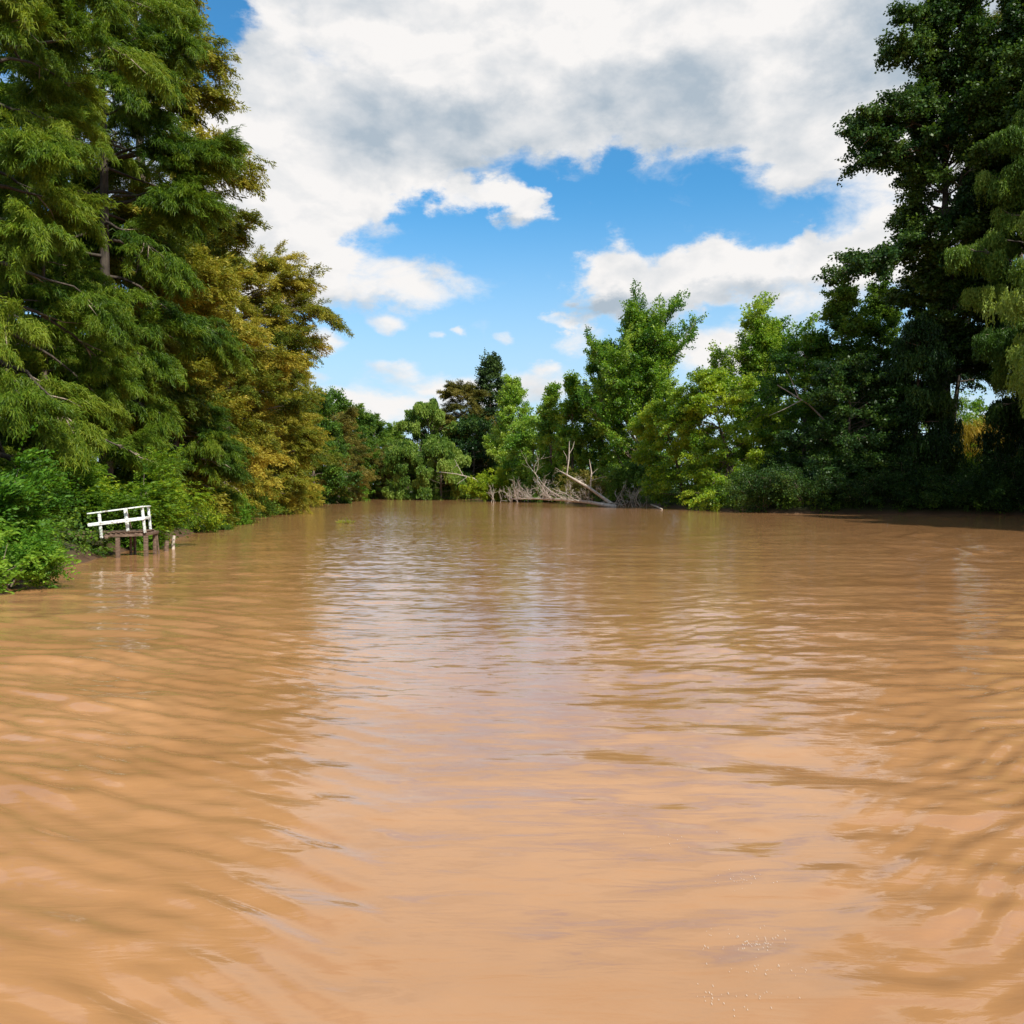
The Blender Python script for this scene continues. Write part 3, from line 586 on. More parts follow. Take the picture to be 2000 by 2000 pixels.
tree('willow_tree', 'dark willow trunk and hanging foliage to the right of the sunlit clearing', 'tree', XatY(2050, 80), 80, 24.0, 4.8, 325, 'shade', 'willow_mid', 1700, hb=.12, prof='broad', nlimb=46, elev=(-5, 45), curve=-.2, ss=(.6, 1.1), group=GR, tone=.4)
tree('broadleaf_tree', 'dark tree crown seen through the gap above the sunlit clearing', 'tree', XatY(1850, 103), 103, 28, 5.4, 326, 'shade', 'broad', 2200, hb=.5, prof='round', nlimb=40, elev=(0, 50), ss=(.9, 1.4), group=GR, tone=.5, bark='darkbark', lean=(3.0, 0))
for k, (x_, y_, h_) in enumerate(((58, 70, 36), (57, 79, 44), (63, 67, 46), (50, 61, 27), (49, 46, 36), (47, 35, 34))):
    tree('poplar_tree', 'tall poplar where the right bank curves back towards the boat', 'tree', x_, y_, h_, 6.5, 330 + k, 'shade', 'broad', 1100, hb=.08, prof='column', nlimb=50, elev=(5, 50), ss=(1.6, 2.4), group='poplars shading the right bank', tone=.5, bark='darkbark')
GBR = 'bushes along the right waterline'
bush('round_bush', 'yellow green bush above the water left of the dead branches', 'bush', XatY(955, 150), 150, 5.8, 4.2, 401, 'yellowbush', 'broad', 800, ss=(.8, 1.2), group=GBR, tone=.75)
bush('round_bush', 'olive brown bush behind the yellow green one at the far right bank', 'bush', XatY(990, 156), 156, 6.0, 3.6, 402, 'rust', 'broad', 260, ss=(.8, 1.3), group=GBR, tone=.6)
bush('round_bush', 'rusty leaved bush behind the bare fallen trunk', 'bush', XatY(1150, 126), 126, 6.0, 4.0, 403, 'rust', 'broad', 300, ss=(.8, 1.2), group=GBR, tone=.5)
bush('round_bush', 'green bush between the fallen trunk and the yellow poplar', 'bush', XatY(1220, 119), 119, 5.5, 4.5, 404, 'midgreen', 'broad', 420, ss=(.8, 1.2), group=GBR, tone=.5)
bush('round_bush', 'fresh green bush behind the dead twigs below the slim poplars', 'bush', XatY(1070, 140), 140, 5.5, 4.5, 405, 'midgreen', 'broad', 380, ss=(.8, 1.3), group=GBR, tone=.65)
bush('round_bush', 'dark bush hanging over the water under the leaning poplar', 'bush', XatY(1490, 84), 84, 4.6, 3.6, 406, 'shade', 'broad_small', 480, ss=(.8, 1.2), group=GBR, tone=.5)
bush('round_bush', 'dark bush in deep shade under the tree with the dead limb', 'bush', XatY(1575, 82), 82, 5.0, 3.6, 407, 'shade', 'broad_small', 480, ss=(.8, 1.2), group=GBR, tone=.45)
bush('round_bush', 'shaded green bush at the water below the undergrowth tree', 'bush', XatY(1665, 81.5), 81.5, 4.6, 3.6, 408, 'shade', 'broad_small', 480, ss=(.8, 1.2), group=GBR, tone=.4)
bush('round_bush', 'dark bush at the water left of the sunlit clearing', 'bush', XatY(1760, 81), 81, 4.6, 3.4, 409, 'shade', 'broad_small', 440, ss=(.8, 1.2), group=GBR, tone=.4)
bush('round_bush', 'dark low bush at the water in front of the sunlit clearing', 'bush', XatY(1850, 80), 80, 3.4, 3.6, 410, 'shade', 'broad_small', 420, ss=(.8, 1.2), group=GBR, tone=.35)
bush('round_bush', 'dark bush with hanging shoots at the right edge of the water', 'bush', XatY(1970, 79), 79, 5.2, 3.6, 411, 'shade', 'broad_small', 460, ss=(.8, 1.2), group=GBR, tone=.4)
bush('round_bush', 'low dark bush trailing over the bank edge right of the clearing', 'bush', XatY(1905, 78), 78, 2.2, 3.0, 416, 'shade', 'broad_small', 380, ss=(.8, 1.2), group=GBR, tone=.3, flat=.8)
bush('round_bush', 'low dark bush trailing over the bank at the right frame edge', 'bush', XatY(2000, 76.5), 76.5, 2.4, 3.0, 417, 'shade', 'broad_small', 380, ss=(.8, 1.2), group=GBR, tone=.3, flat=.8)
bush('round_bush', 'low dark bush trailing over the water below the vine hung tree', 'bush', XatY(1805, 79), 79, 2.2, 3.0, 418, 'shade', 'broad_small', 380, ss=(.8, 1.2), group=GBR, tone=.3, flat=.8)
bush('reed_clump', 'orange olive tall grass glowing in the sunlit clearing', 'reeds', XatY(1912, 104), 104, 7.6, 5.0, 412, 'reed', 'blade', 900, ss=(1.6, 2.6), group=GBR, tone=.5, flat=.2)
bush('round_bush', 'sunlit light green shrub at the back of the clearing', 'bush', XatY(1890, 118), 118, 16.0, 5.0, 413, 'willow', 'broad', 620, ss=(.9, 1.4), group=GBR, tone=.6, flat=.3)
bush('round_bush', 'taller light green shrub behind the tall grass on the right of the clearing', 'bush', XatY(1935, 113), 113, 14.0, 4.5, 415, 'poplar', 'broad', 620, ss=(.9, 1.4), group=GBR, tone=.6, flat=.3)
bush('round_bush', 'pale green shrub low in the clearing before the tall grass', 'bush', XatY(1880, 97), 97, 5.4, 3.6, 414, 'yellowbush', 'broad_small', 380, ss=(.8, 1.2), group=GBR, tone=.3)

# ground cover and far wood: nobody could count these
def along(poly, seg, n, depth, g):
    p = poly; d = np.hypot(*np.diff(p, axis=0).T); cum = np.concatenate([[0], np.cumsum(d)])
    s = g.random(n) * cum[-1]; x = np.interp(s, cum, p[:, 0]); y = np.interp(s, cum, p[:, 1])
    dx = np.interp(s, cum, np.gradient(p[:, 0])); dy = np.interp(s, cum, np.gradient(p[:, 1])); l = np.hypot(dx, dy)
    off = depth * g.random(n) ** 1.4
    return x - dy / l * off * seg, y + dx / l * off * seg
g = np.random.default_rng(77)
xl, yl = along(LS, 1, 1500, 7.0, g); xr, yr = along(RS, 1, 1600, 9.0, g)
x = np.concatenate([xl, xr]); y = np.concatenate([yl, yr]); z = ground_z(x, y)
k = z > -.25; x, y, z = x[k], y[k], z[k]
foliage('undergrowth', np.stack([x, y, np.maximum(z, 0) + .12 + g.random(len(x)) * .5], 1), g.random(len(x)) * 6.3, g.normal(.5, .4, len(x)), g.uniform(.6, 1.3, len(x)) * (.6 + y / 160), g.normal(.4, .2, len(x)), 'broad_small', M['midgreen'], None, g)
tag(bpy.data.objects['undergrowth'], 'low green plants covering both river banks', 'ground cover', kind='stuff')
n = 2600
x = np.concatenate([g.uniform(-14, 150, n), g.uniform(-160, -34, n // 2), g.uniform(-30, 330, n // 2)]); y = np.concatenate([g.uniform(192, 214, n), g.uniform(120, 240, n // 2), g.uniform(330, 350, n // 2)])
h = np.concatenate([11 + 3 * np.sin(x[:n] * .21) + 2 * np.sin(x[:n] * .53), np.full(n // 2, 13.), np.full(n // 2, 15.)])
z = ground_z(x, y) + .5 + g.random(len(x)) * h
k = ground_z(x, y) > .2; x, y, z = x[k], y[k], z[k]
foliage('distant_wood', np.stack([x, y, z], 1), g.random(len(x)) * 6.3, g.normal(.3, .4, len(x)), g.uniform(2.0, 3.4, len(x)), g.normal(.4, .25, len(x)), 'broad', M['midgreen'], None, g)
tag(bpy.data.objects['distant_wood'], 'far green wood behind the bank trees', 'wood', kind='stuff')

# ------------------------------------------------------------------ dead wood
def dead_branch(tb, s, d, L, r, g, depth, spread=.6, upb=.15):
    n = 7; d = nrm(d); p = [np.array(s, float)]
    for i in range(n - 1):
        d = nrm(d + g.normal(0, .2, 3) + np.array([0, 0, upb * .2])); p.append(p[-1] + d * L / (n - 1))
    p = np.array(p); tb.add(p, np.linspace(r, r * .35, n), 6 if r > .06 else 4)
    if depth:
        for b in range(g.integers(3, 6)):
            i = g.integers(1, n); dd = nrm(nrm(p[i] - p[i - 1]) + g.normal(0, spread, 3) + np.array([0, 0, upb]))
            dead_branch(tb, p[i], dd, L * g.uniform(.35, .6), max(.014, r * .5), g, depth - 1, spread, upb)
g = np.random.default_rng(55)
# leaning bleached trunk
b0 = P(1205, 987, 107); b1 = P(1097, 922, 110)
r_ = empty('fallen_tree', (b0[0], b0[1], 0), 'pale bleached trunk leaning out of the water with bare upright branches', 'fallen tree', 'dead wood at the right bank'); base = np.array([b0[0], b0[1], 0])
tb = Tubes(); b0 = b0 - [0, 0, .3]; ml = (b0 + b1) / 2 + [0, 0, .25]
tb.add(np.array([b0, b0 * .6 + ml * .4, ml, ml * .5 + b1 * .5, b1]) - base, [.24, .21, .18, .14, .09], 8, cap=True); tb.build('trunk', M['dead'], r_)
tb = Tubes()
for (a, e, r) in ((P(1107, 928, 109.7), P(1112, 862, 110), .1), (P(1108, 905, 109.8), P(1100, 880, 110), .05), (P(1110, 890, 109.8), P(1122, 862, 110), .05), (P(1153, 955, 108.5), P(1151, 897, 108.5), .11), (P(1153, 930, 108.5), P(1168, 915, 108.2), .045), (P(1152, 940, 108.5), P(1185, 930, 108), .05), (P(1170, 968, 107.5), P(1140, 945, 107), .05)):
    m_ = (a + e) / 2 + g.normal(0, .12, 3); tb.add(np.array([a, m_, e]) - base, [r, r * .75, r * .3], 5)
for t in (.25, .4, .55, .7, .85, .95): dead_branch(tb, (b0 + (b1 - b0) * t) - base, g.normal(0, .6, 3) + [-.2, -.2, .7], g.uniform(1.2, 2.6), .04, g, 2)
tb.build('branches', M['dead'], r_)
# long log along the water with a fan of branches
c0 = P(1205, 987.5, 106); c1 = P(1000, 974, 116)
r_ = empty('fallen_tree', (c0[0], c0[1], 0), 'long grey fallen tree lying along the waterline with a thicket of leafless branches', 'fallen tree', 'dead wood at the right bank'); base = np.array([c0[0], c0[1], 0])
tb = Tubes(); cs = np.array([c0 - [0, 0, .2], P(1150, 981, 108.5), P(1105, 976.5, 110), P(1050, 974, 113), c1]) - base
tb.add(cs, [.26, .22, .18, .13, .07], 8, cap=True); tb.build('trunk', M['dead'], r_)
tb = Tubes()
for (a, e) in ((P(1130, 979, 109), P(1070, 946, 111)), (P(1075, 974, 111), P(1020, 944, 115)), (P(1100, 976, 110), P(1040, 930, 113)), (P(1180, 985, 107), P(1240, 950, 106)), (P(1075, 974, 111), P(1045, 925, 113))):
    dead_branch(tb, a - base, e - a, np.linalg.norm(e - a) * .9, .06, g, 2, .4, .12)
for k in range(46):
    t = g.uniform(.1, 1); i_ = min(3, int(t * 4)); a = cs[i_] + (cs[i_ + 1] - cs[i_]) * (t * 4 - i_)
    dead_branch(tb, a, np.array([g.normal(-.5, .5), g.normal(-.1, .5), g.uniform(.2, .8)]), g.uniform(1.0, 2.3), .03, g, 2, .5, .12)
tb.build('branches', M['dead'], r_)
# thicket right of it
c0 = P(1235, 984, 108)
r_ = empty('dead_bush', (c0[0], c0[1], 0), 'bare grey leafless bush at the water between the fallen trunk and the yellow poplar', 'dead bush', 'dead wood at the right bank')
tb = Tubes()
for k in range(16): dead_branch(tb, (g.normal(0, 1.0), g.normal(0, .6), -.1), (g.normal(0, .5), g.normal(0, .3), 1), g.uniform(1.4, 2.6), .035, g, 2, .45, .2)
tb.build('stems', M['dead'], r_)
c0 = P(1000, 968, 140)
r_ = empty('dead_bush', (c0[0], c0[1], 0), 'grey leafless brush growing through the yellow green bush on the far side', 'dead bush', 'dead wood at the right bank')
tb = Tubes()
for k in range(14): dead_branch(tb, (g.normal(0, 2.0), g.normal(0, .6), -.1), (g.normal(-.1, .6), g.normal(0, .3), 1), g.uniform(1.6, 3.0), .04, g, 2, .5, .2)
tb.build('stems', M['dead'], r_)
# limb poking left out of the yellow bush
a = P(925, 934, 149); e = P(862, 922, 150)
r_ = empty('dead_limb', (a[0], a[1], 0), 'thin bare limb poking left out of the yellow green bush before the dark trees', 'branch', 'dead wood at the right bank'); base = np.array([a[0], a[1], 0.])
tb = Tubes(); tb.add(np.array([P(960, 960, 149), a, P(893, 926, 150), e]) - base, [.12, .1, .07, .03], 6)
tb.add(np.array([P(905, 929, 150), P(893, 908, 150), P(888, 897, 150)]) - base, [.06, .04, .02], 4); tb.add(np.array([P(893, 908, 150), P(882, 918, 150), P(884, 924, 150)]) - base, [.045, .03, .02], 4)
tb.add(np.array([P(912, 932, 150), P(893, 945, 149)]) - base, [.05, .02], 4); tb.build('limb', M['dead'], r_)
# drift log
a = P(1256, 984.5, 117); e = P(1293, 995, 95)
a = np.array([*Wp(1257, 986.5), .12]); e = np.array([*Wp(1293, 995.5), .1]); a = e + (a - e) * .55
tb = Tubes(); tb.add([a - e + [0, 0, .22], (a - e) * .5 + [0.1, 0, .1], [0, 0, -.02]], [.07, .1, .09], 7, cap=True)
o = tb.build('driftwood', M['dead']); o.location = (e[0], e[1], .06); tag(o, 'short pale driftwood log floating free in front of the yellow poplar', 'driftwood')
# dead limb inside the shaded tree
a = P(1605, 815, 92); r_ = empty('dead_limb', a, 'bare grey limb high among the leaves of the shaded right bank tree', 'branch', 'dead wood at the right bank')
tb = Tubes()
for (p, w) in (([(1625, 835), (1580, 790), (1540, 765), (1518, 752)], .1), ([(1560, 778), (1545, 740), (1535, 722)], .055), ([(1565, 782), (1530, 800), (1502, 812)], .06), ([(1580, 790), (1578, 770), (1572, 758)], .05), ([(1585, 835), (1555, 860), (1540, 890)], .06)):
    q_ = np.array([P(x_, y_, 91.5) for x_, y_ in p]) - a; tb.add(q_, np.linspace(w, w * .35, len(q_)), 5)
tb.build('limb', M['dead'], r_)
# old piles on the left bank
for k, (px, y0, y1, lab) in enumerate(((548, 985, 966, 'short broken grey pile at the foot of the golden cypress bank'), (574, 983, 968, 'old upright grey pile, middle of three under the far left bank'), (603, 979, 960, 'leaning grey stump, furthest of the old piles on the left bank'))):
    w = Wp(px, y0); tb = Tubes(); hh = (y0 - y1) / F * w[1]
    tb.add([[0, 0, -.5], [0.05, 0, hh * .5], [.12 + .25 * (k == 2), 0, hh]], [.24, .2, .15], 7, cap=True); o = tb.build('wooden_pile', M['dead']); o.location = (w[0], w[1], 0); tag(o, lab, 'pile', 'old piles at the left bank')
# ------------------------------------------------------------------ jetty
J = empty('jetty', P(231, 1089.3, 29.7) * [1, 1, 0], 'small weathered wooden jetty on piles with a flaking white railing', 'jetty'); jb = np.array(J.location)
def Jp(px, py, Y): return P(px, py, Y) - jb
dl, dr_ = Jp(120, 1046.5, 29.55), Jp(284, 1040, 30.3); wv = np.array([-.04, .95, .02])
bx = Boxes(); npl = 17; dd = (dr_ - dl)
for k in range(npl):
    t0 = (k + .06) / npl; t1 = (k + .94) / npl; c = dl + dd * (t0 + t1) / 2 + [0, 0, rng.normal(.045, .004)]
    bx.bar(c - wv * .06 * rng.uniform(.7, 1.3), c + wv * (1 + .04 * rng.normal()), np.linalg.norm(dd) / npl * .9, .035, jit=.004)
bx.build('deck', M['deckwood'], J)
bx = Boxes(); bx.bar(dl - [0, 0, .05], dr_ - [0, 0, .05], .06, .13, jit=.005); bx.bar(dl + wv - [0, 0, .05], dr_ + wv - [0, 0, .05], .06, .13, jit=.005)
bx.build('stringer', M['oldwood'], J)
bx = Boxes(); bx.bar(dr_ + [.055, -.06, -.055], dr_ + wv + [.055, .08, -.055], .07, .11, jit=.004); bx.build('end_beam', M['oldwood'], J)
for (px, py, Y, w, top) in ((231, 1091, 29.75, .115, 1050), (286, 1088, 30.3, .125, 1040), (303, 1084.5, 31.2, .115, 1036), (256, 1086, 30.9, .08, 1045), (264, 1083, 31.2, .075, 1045)):
    b = Boxes(); a = Jp(px, py, Y); a[2] = -.9 - jb[2]; e = Jp(px - 1, top, Y); b.bar(a, e, w, w, up=(0, 1, 0), jit=.006); b.build('pile', M['oldwood'], J)
b = Boxes(); b.bar(Jp(313, 1082, 31.3) - [0, 0, .5], Jp(306, 1040, 31.3), .05, .05, up=(0, 1, 0)); b.build('brace', M['oldwood'], J)
b = Boxes(); b.bar(Jp(228, 1050, 29.7) - [.35, 0, .0], Jp(228, 1050, 30.9) - [.35, 0, 0], .1, .09, jit=.004); b.build('cross_beam', M['oldwood'], J)
YN = 29.5
for (p0, p1, Y, w) in (((198.5, 1051, 29.65), (193.5, 1001.5, 29.65), 0, .085), ((250, 1037, 30.15), (244.5, 992.5, 30.15), 0, .10), ((283.5, 1041, 30.2), (277.5, 989.8, 30.2), 0, .08), ((294.5, 1037, 31.15), (289.5, 989.5, 31.15), 0, .075)):
    b = Boxes(); b.bar(Jp(*p0), Jp(*p1), w, w * .8, up=(0, 1, 0), jit=.002); b.build('railing_post', M['paint'], J, .004)
# rails stand proud of the posts on the river side
b = Boxes(); b.bar(Jp(170, 1003.5, 29.5), Jp(279.5, 989.2, 30.13), .09, .045, jit=.002); b.bar(Jp(279.5, 989.2, 30.16), Jp(292.5, 988.4, 31.2), .085, .042, jit=.002); b.build('top_rail', M['paint'], J, .004)
b = Boxes(); b.bar(Jp(171, 1025.6, 29.44), Jp(280.5, 1012.2, 30.12), .035, .11, jit=.002); b.bar(Jp(281.5, 1012, 30.12), Jp(294, 1010.2, 31.1), .035, .1, jit=.002); b.build('middle_rail', M['paint'], J, .004)
b = Boxes(); b.bar(Jp(248, 997, 30.3), Jp(257, 1032, 30.3), .025, .025, up=(0, 1, 0)); b.build('brace', M['oldwood'], J, .003)
for (px, y0, y1, w, lab) in ((324.6, 1076.5, 1056, .1, 'dark stubby mooring stake beside the jetty end'), (338, 1071, 1046, .075, 'thin pale mooring stake right of the dark one by the jetty')):
    w0 = Wp(px, y0); tb = Tubes(); hh = (y0 - y1) / F * w0[1]; tb.add([[0, 0, -.6], [.01, 0, hh * .5], [.05, 0, hh]], [w * .95, w * .9, w * .7], 7, cap=True)
    o = tb.build('mooring_stake', M['oldwood' if w > .09 else 'dead']); o.location = (w0[0], w0[1], 0); tag(o, lab, 'stake', 'stakes by the jetty')
# floating plants
for (px, py, n, r, lab) in ((672, 1022.5, 9, .55, 'small floating raft of yellow green water plants out in midstream'), (1155, 988, 10, .9, 'floating yellowish leaves caught in front of the fallen tree')):
    w0 = Wp(px, py); g = np.random.default_rng(int(px)); p = np.stack([g.normal(0, r * .55, n), g.normal(0, r * .3, n), np.full(n, .03)], 1)
    o = foliage('floating_plant', p, g.random(n) * 6.3, g.uniform(.5, 1.3, n), g.uniform(.25, .42, n), g.normal(.5, .2, n), 'compound', M['float'], None, g); o.location = (w0[0], w0[1], 0); tag(o, lab, 'water plant', 'floating plants')
g = np.random.default_rng(91); V = []  # pale flecks laid on the water to paint in sun sparkle
for (px, py, sx, sy, n) in ((1455, 1835, 60, 14, 40), (1440, 1720, 40, 10, 26), (1500, 1900, 50, 12, 26), (1475, 1845, 25, 6, 24), (1440, 1960, 60, 14, 30), (1320, 1640, 60, 14, 12)):
    for k in range(n):
        w0 = Wp(px + g.normal(0, sx), min(2040, py + g.normal(0, sy))); r = g.uniform(.0008, .0019); zf = float(waves(np.array(w0[0]), np.array(w0[1]), np.array(math.hypot(*w0)))) + .004; a0 = g.random() * 6.28; st = g.uniform(1, 2.2)
        for q_ in range(4):
            t = a0 + q_ * math.pi / 2; V.append((w0[0] + r * math.cos(t), w0[1] + r * st * 4 * math.sin(t), zf))
m, nt, out = newmat('sparkle'); p = N(nt, 'ShaderNodeBsdfPrincipled'); p.inputs['Base Color'].default_value = (.66, .54, .42, 1); p.inputs['Roughness'].default_value = .4; nt.links.new(p.outputs[0], out.inputs[0])
tag(link_mesh('sparkle_flecks', quad_mesh('sparkle_flecks', np.array(V), np.arange(len(V)).reshape(-1, 4)), m), 'tiny pale foam flecks painted on the near water', 'sparkle', kind='stuff')
print('leaf faces', STAT[0])

# ------------------------------------------------------------------ sky, sun
SAZ, SEL = math.radians(140), math.radians(46)
def build_world():
    w = bpy.data.worlds.new('World'); sc.world = w; w.use_nodes = True
    nt = w.node_tree; nt.nodes.clear(); L = nt.links
    out = N(nt, 'ShaderNodeOutputWorld'); bg = N(nt, 'ShaderNodeBackground'); L.new(bg.outputs[0], out.inputs[0])
    STR = .1; bg.inputs[1].default_value = STR
    sky = N(nt, 'ShaderNodeTexSky', sky_type='NISHITA', sun_disc=False, sun_elevation=SEL, sun_rotation=SAZ, air_density=1.0, dust_density=.6, ozone_density=2.0)
    hs = N(nt, 'ShaderNodeHueSaturation'); hs.inputs['Saturation'].default_value = 1.05; hs.inputs['Value'].default_value = 1.0
    tint = N(nt, 'ShaderNodeMix', data_type='RGBA', blend_type='MULTIPLY'); tint.inputs[0].default_value = 1; tint.inputs[7].default_value = (.61, 1.17, 1.37, 1)
    L.new(sky.outputs[0], tint.inputs[6]); L.new(tint.outputs[2], hs.inputs['Color'])
    tc = N(nt, 'ShaderNodeTexCoord'); D = tc.outputs['Generated']
    sx = N(nt, 'ShaderNodeSeparateXYZ'); L.new(D, sx.inputs[0])
    def math_(op, a, b=None, c=None, clamp=False):
        n = N(nt, 'ShaderNodeMath', operation=op, use_clamp=clamp)
        for i_, v in enumerate((a, b, c)):
            if v is None: continue
            if hasattr(v, 'links'): L.new(v, n.inputs[i_])
            else: n.inputs[i_].default_value = v
        return n.outputs[0]
    az = math_('ARCTAN2', sx.outputs[0], sx.outputs[1]); el = math_('ARCSINE', sx.outputs[2])
    cb = N(nt, 'ShaderNodeCombineXYZ'); L.new(az, cb.inputs[0]); L.new(el, cb.inputs[1])
    def noise(vec, scale, detail, rough=.55, dist=0., off=(0, 0, 0), sc_=(1, 1.7, 1)):
        mp = N(nt, 'ShaderNodeMapping'); mp.inputs['Location'].default_value = off; mp.inputs['Scale'].default_value = sc_; L.new(vec, mp.inputs[0])
        n = N(nt, 'ShaderNodeTexNoise'); n.inputs['Scale'].default_value = scale; n.inputs['Detail'].default_value = detail
        n.inputs['Roughness'].default_value = rough; n.inputs['Distortion'].default_value = dist; L.new(mp.outputs[0], n.inputs['Vector']); return n
    def vmath(op, a, b, c=None):
        n = N(nt, 'ShaderNodeVectorMath', operation=op); L.new(a, n.inputs[0])
        if hasattr(b, 'links'): L.new(b, n.inputs[1])
        elif b is not None: n.inputs[1].default_value = b
        if c is not None:
            if hasattr(c, 'links'): L.new(c, n.inputs[2])
            else: n.inputs[2].default_value = c
        return n
    # billowing warp of the cloud outlines
    wn = noise(cb.outputs[0], 8, 9, .62); wv_ = vmath('SUBTRACT', wn.outputs['Color'], (.5, .5, .5))
    warp = vmath('MULTIPLY_ADD', wv_.outputs[0], (.16, .11, 0), cb.outputs[0]).outputs[0]
    def AE(px, py):
        r = nrm(ray(px, py)); return math.atan2(r[0], r[1]), math.asin(r[2])
    def field(blobs, vec, combine='ADD'):
        acc = None
        for (px, py, rx, ry, wgt) in blobs:
            a0, e0 = AE(px, py); ia, ie = F / rx, F / ry
            v = vmath('MULTIPLY_ADD', vec, (ia, ie, 0), (-a0 * ia, -e0 * ie, 0))
            ln = N(nt, 'ShaderNodeVectorMath', operation='LENGTH'); L.new(v.outputs[0], ln.inputs[0])
            mr = N(nt, 'ShaderNodeMapRange', interpolation_type='SMOOTHSTEP'); mr.inputs[1].default_value = .35; mr.inputs[2].default_value = 1.35
            mr.inputs[3].default_value = wgt; mr.inputs[4].default_value = 0; L.new(ln.outputs['Value'], mr.inputs[0])
            acc = mr.outputs[0] if acc is None else math_(combine, acc, mr.outputs[0])
        return acc
    big = [(700, 130, 330, 230, 1), (1080, 125, 330, 150, 1), (1450, 95, 330, 180, 1), (1850, 90, 330, 290, 1), (1590, 245, 110, 85, .8), (1250, 232, 230, 58, .6),
           (580, 330, 210, 150, 1), (785, 262, 250, 62, .8), (520, 480, 160, 115, 1), (730, 545, 190, 62, .85), (620, 450, 90, 70, .5), (1012, 415, 66, 58, 1.1), (905, 388, 80, 36, .8), (405, 55, 90, 150, -1.1), (800, 402, 60, 28, -.5), (1085, 372, 55, 32, -.5), (850, 345, 60, 30, .3),
           (1190, 540, 75, 68, 1), (1330, 535, 130, 62, .95), (1500, 520, 170, 66, 1), (1730, 490, 140, 72, 1), (1240, 590, 130, 30, .6), (1535, 440, 30, 22, .45), (1100, 616, 48, 18, .7),
           (300, 300, 250, 330, .6), (1000, -200, 900, 160, .8), (2150, 300, 220, 220, .7)]
    small = [(762, 632, 42, 17, .62), (850, 657, 17, 12, .6), (892, 652, 16, 12, .6), (985, 665, 22, 14, .5), (620, 662, 48, 28, .8), (600, 735, 52, 14, .6), (765, 716, 58, 22, .62), (1130, 668, 55, 34, .72), (1058, 714, 26, 14, .6),
             (1372, 672, 110, 46, .85), (1590, 605, 140, 40, .7), (840, 752, 130, 24, .45), (790, 815, 80, 36, .7), (1060, 752, 80, 36, .6), (1490, 690, 120, 50, .6), (960, 775, 160, 34, .5), (650, 790, 120, 40, .5)]
    fb = field(big, warp); warp2 = vmath('MULTIPLY_ADD', wv_.outputs[0], (.07, .05, 0), cb.outputs[0]).outputs[0]; fs = field(small, warp2)
    n1 = noise(cb.outputs[0], 14, 9, .62, .3, (3, 1, 0)).outputs[0]
    # generic broken cloud outside the part of the sky in view
    g1 = noise(D, 2.2, 7, .55, .2, (1.3, .2, 5), (1, 1, 1.4)).outputs[0]
    outside = N(nt, 'ShaderNodeMapRange', interpolation_type='SMOOTHSTEP'); outside.inputs[1].default_value = .58; outside.inputs[2].default_value = .85; L.new(math_('ABSOLUTE', az), outside.inputs[0])
    high = N(nt, 'ShaderNodeMapRange', interpolation_type='SMOOTHSTEP'); high.inputs[1].default_value = .56; high.inputs[2].default_value = .75; L.new(el, high.inputs[0])
    om = math_('MAXIMUM', outside.outputs[0], high.outputs[0])
    gen = math_('MULTIPLY', math_('MULTIPLY_ADD', g1, 5.0, -2.0, True), om)
    dens = math_('ADD', math_('ADD', fb, fs), gen)
    wz = noise(cb.outputs[0], 9, 7, .6, .6, (4, 2, 6), (1, 3.2, 1)).outputs[0]
    band = N(nt, 'ShaderNodeMapRange', interpolation_type='SMOOTHSTEP'); band.inputs[1].default_value = .04; band.inputs[2].default_value = .2; band.inputs[3].default_value = .8; band.inputs[4].default_value = 0; L.new(el, band.inputs[0])
    dens = math_('ADD', dens, math_('MULTIPLY', math_('MULTIPLY_ADD', wz, 3.0, -1.25, True), band.outputs[0]))
    dens = math_('MINIMUM', dens, 1.25)
    e_ = math_('ADD', dens, math_('MULTIPLY_ADD', n1, 1.7, -.86))
    al = N(nt, 'ShaderNodeMapRange', interpolation_type='SMOOTHSTEP'); al.inputs[1].default_value = .14; al.inputs[2].default_value = 1.0; L.new(e_, al.inputs[0])
    # thick parts and bases go grey
    grey = [(900, 270, 300, 80, .6), (1030, 320, 130, 40, .3), (700, 200, 260, 60, .35), (1450, 260, 250, 70, .35), (520, 500, 120, 40, .3), (1280, 205, 200, 80, .65), (1850, 40, 260, 110, .75), (1700, 120, 140, 60, .4), (1200, 592, 120, 34, .8), (1350, 575, 200, 26, .35), (1010, 462, 80, 18, .6), (720, 590, 170, 22, .3), (560, 350, 160, 60, .25),
            (450, 60, 110, 70, .5), (800, 20, 300, 40, .35), (1560, 350, 120, 20, .2), (1600, 560, 220, 26, .3)]
    gf = field(grey, warp)
    n2 = noise(cb.outputs[0], 8, 6, .52, .5, (7, 3, 1), (1, 1.25, 1)).outputs[0]
    ng = noise(D, 3, 5, .5, 0, (9, 0, 0), (1, 1, 1.4)).outputs[0]
    gg = math_('ADD', math_('ADD', gf, math_('MULTIPLY_ADD', n2, 1.5, -.72)), math_('MULTIPLY', om, math_('MULTIPLY_ADD', ng, 1.5, -.6)), clamp=True)
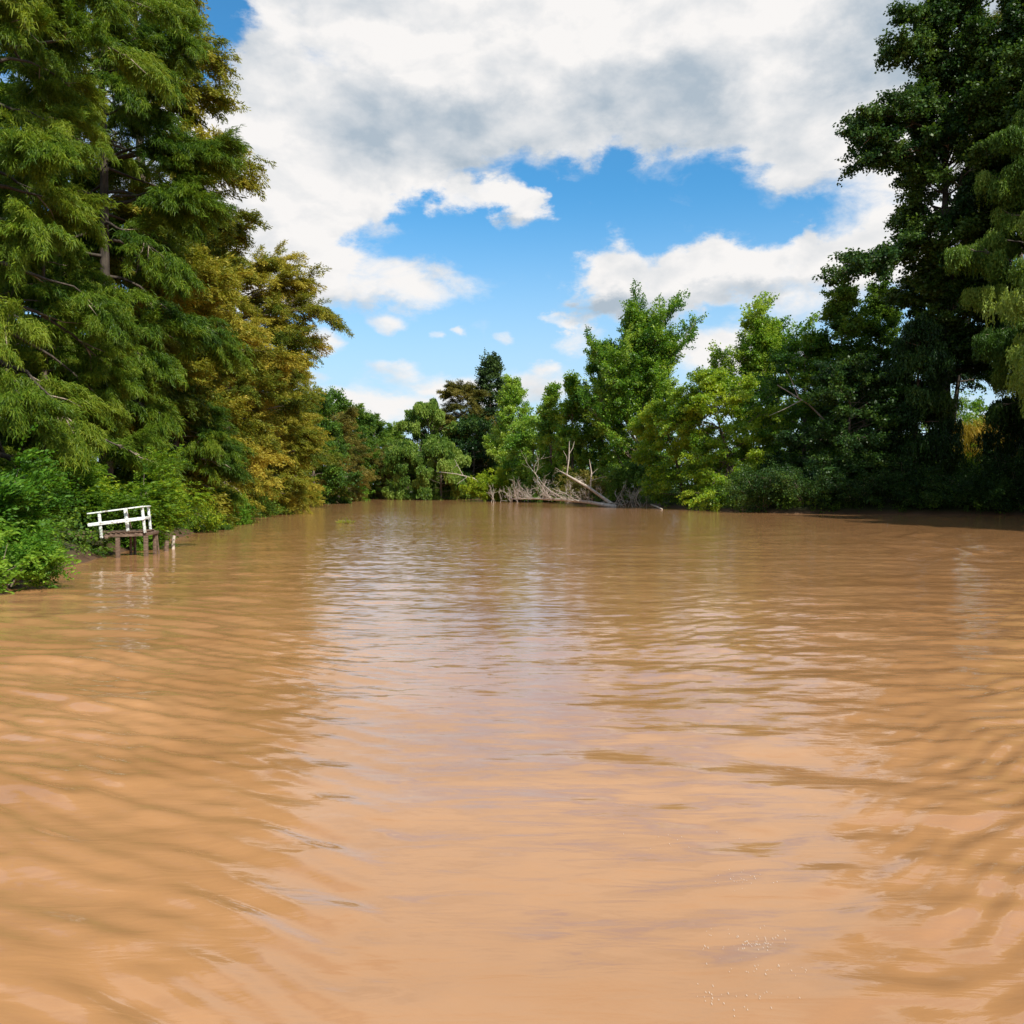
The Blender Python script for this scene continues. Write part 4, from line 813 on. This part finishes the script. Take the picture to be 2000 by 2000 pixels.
    m1 = noise(cb.outputs[0], 11, 6, .55, .2, (2, 5, 0)).outputs[0]; m2 = noise(cb.outputs[0], 11, 6, .55, .2, (2.012, 5.03, 0)).outputs[0]
    gg = math_('ADD', gg, math_('MULTIPLY', math_('SUBTRACT', m2, m1), 1.4), clamp=True)
    K = .78 / STR
    cm = N(nt, 'ShaderNodeMix', data_type='RGBA'); L.new(gg, cm.inputs[0])
    cm.inputs[6].default_value = (.92 * K, .90 * K, .885 * K, 1); cm.inputs[7].default_value = (.42 * K, .50 * K, .58 * K, 1)
    fin = N(nt, 'ShaderNodeMix', data_type='RGBA'); L.new(al.outputs[0], fin.inputs[0])
    hz = N(nt, 'ShaderNodeMapRange', interpolation_type='SMOOTHSTEP'); hz.inputs[1].default_value = .02; hz.inputs[2].default_value = .34; hz.inputs[3].default_value = .88; hz.inputs[4].default_value = 0; L.new(el, hz.inputs[0])
    hm = N(nt, 'ShaderNodeMix', data_type='RGBA'); L.new(hz.outputs[0], hm.inputs[0]); L.new(hs.outputs[0], hm.inputs[6]); hm.inputs[7].default_value = (.62 * K, .76 * K, .90 * K, 1)
    L.new(hm.outputs[2], fin.inputs[6]); L.new(cm.outputs[2], fin.inputs[7])
    L.new(fin.outputs[2], bg.inputs[0])
    w.cycles.sampling_method = 'MANUAL'; w.cycles.sample_map_resolution = 512
build_world()
sd = bpy.data.lights.new('sun', 'SUN'); so = bpy.data.objects.new('sun', sd); C.objects.link(so)
sd.energy = 4.8; sd.angle = math.radians(.5); sd.color = (1, .95, .86)
so.rotation_euler = (math.pi / 2 - SEL, 0, math.pi - SAZ)
so.location = (60, 10, 80)

# ------------------------------------------------------------------ render settings
v = sc.view_settings; v.view_transform = 'Standard'; v.look = 'None'; v.exposure = .4; v.gamma = 1; v.use_curve_mapping = False
sc.cycles.max_bounces = 5; sc.cycles.diffuse_bounces = 2; sc.cycles.glossy_bounces = 2; sc.cycles.transmission_bounces = 3; sc.cycles.transparent_max_bounces = 4
sc.cycles.caustics_reflective = False; sc.cycles.caustics_refractive = False
sc.cycles.use_denoising = True
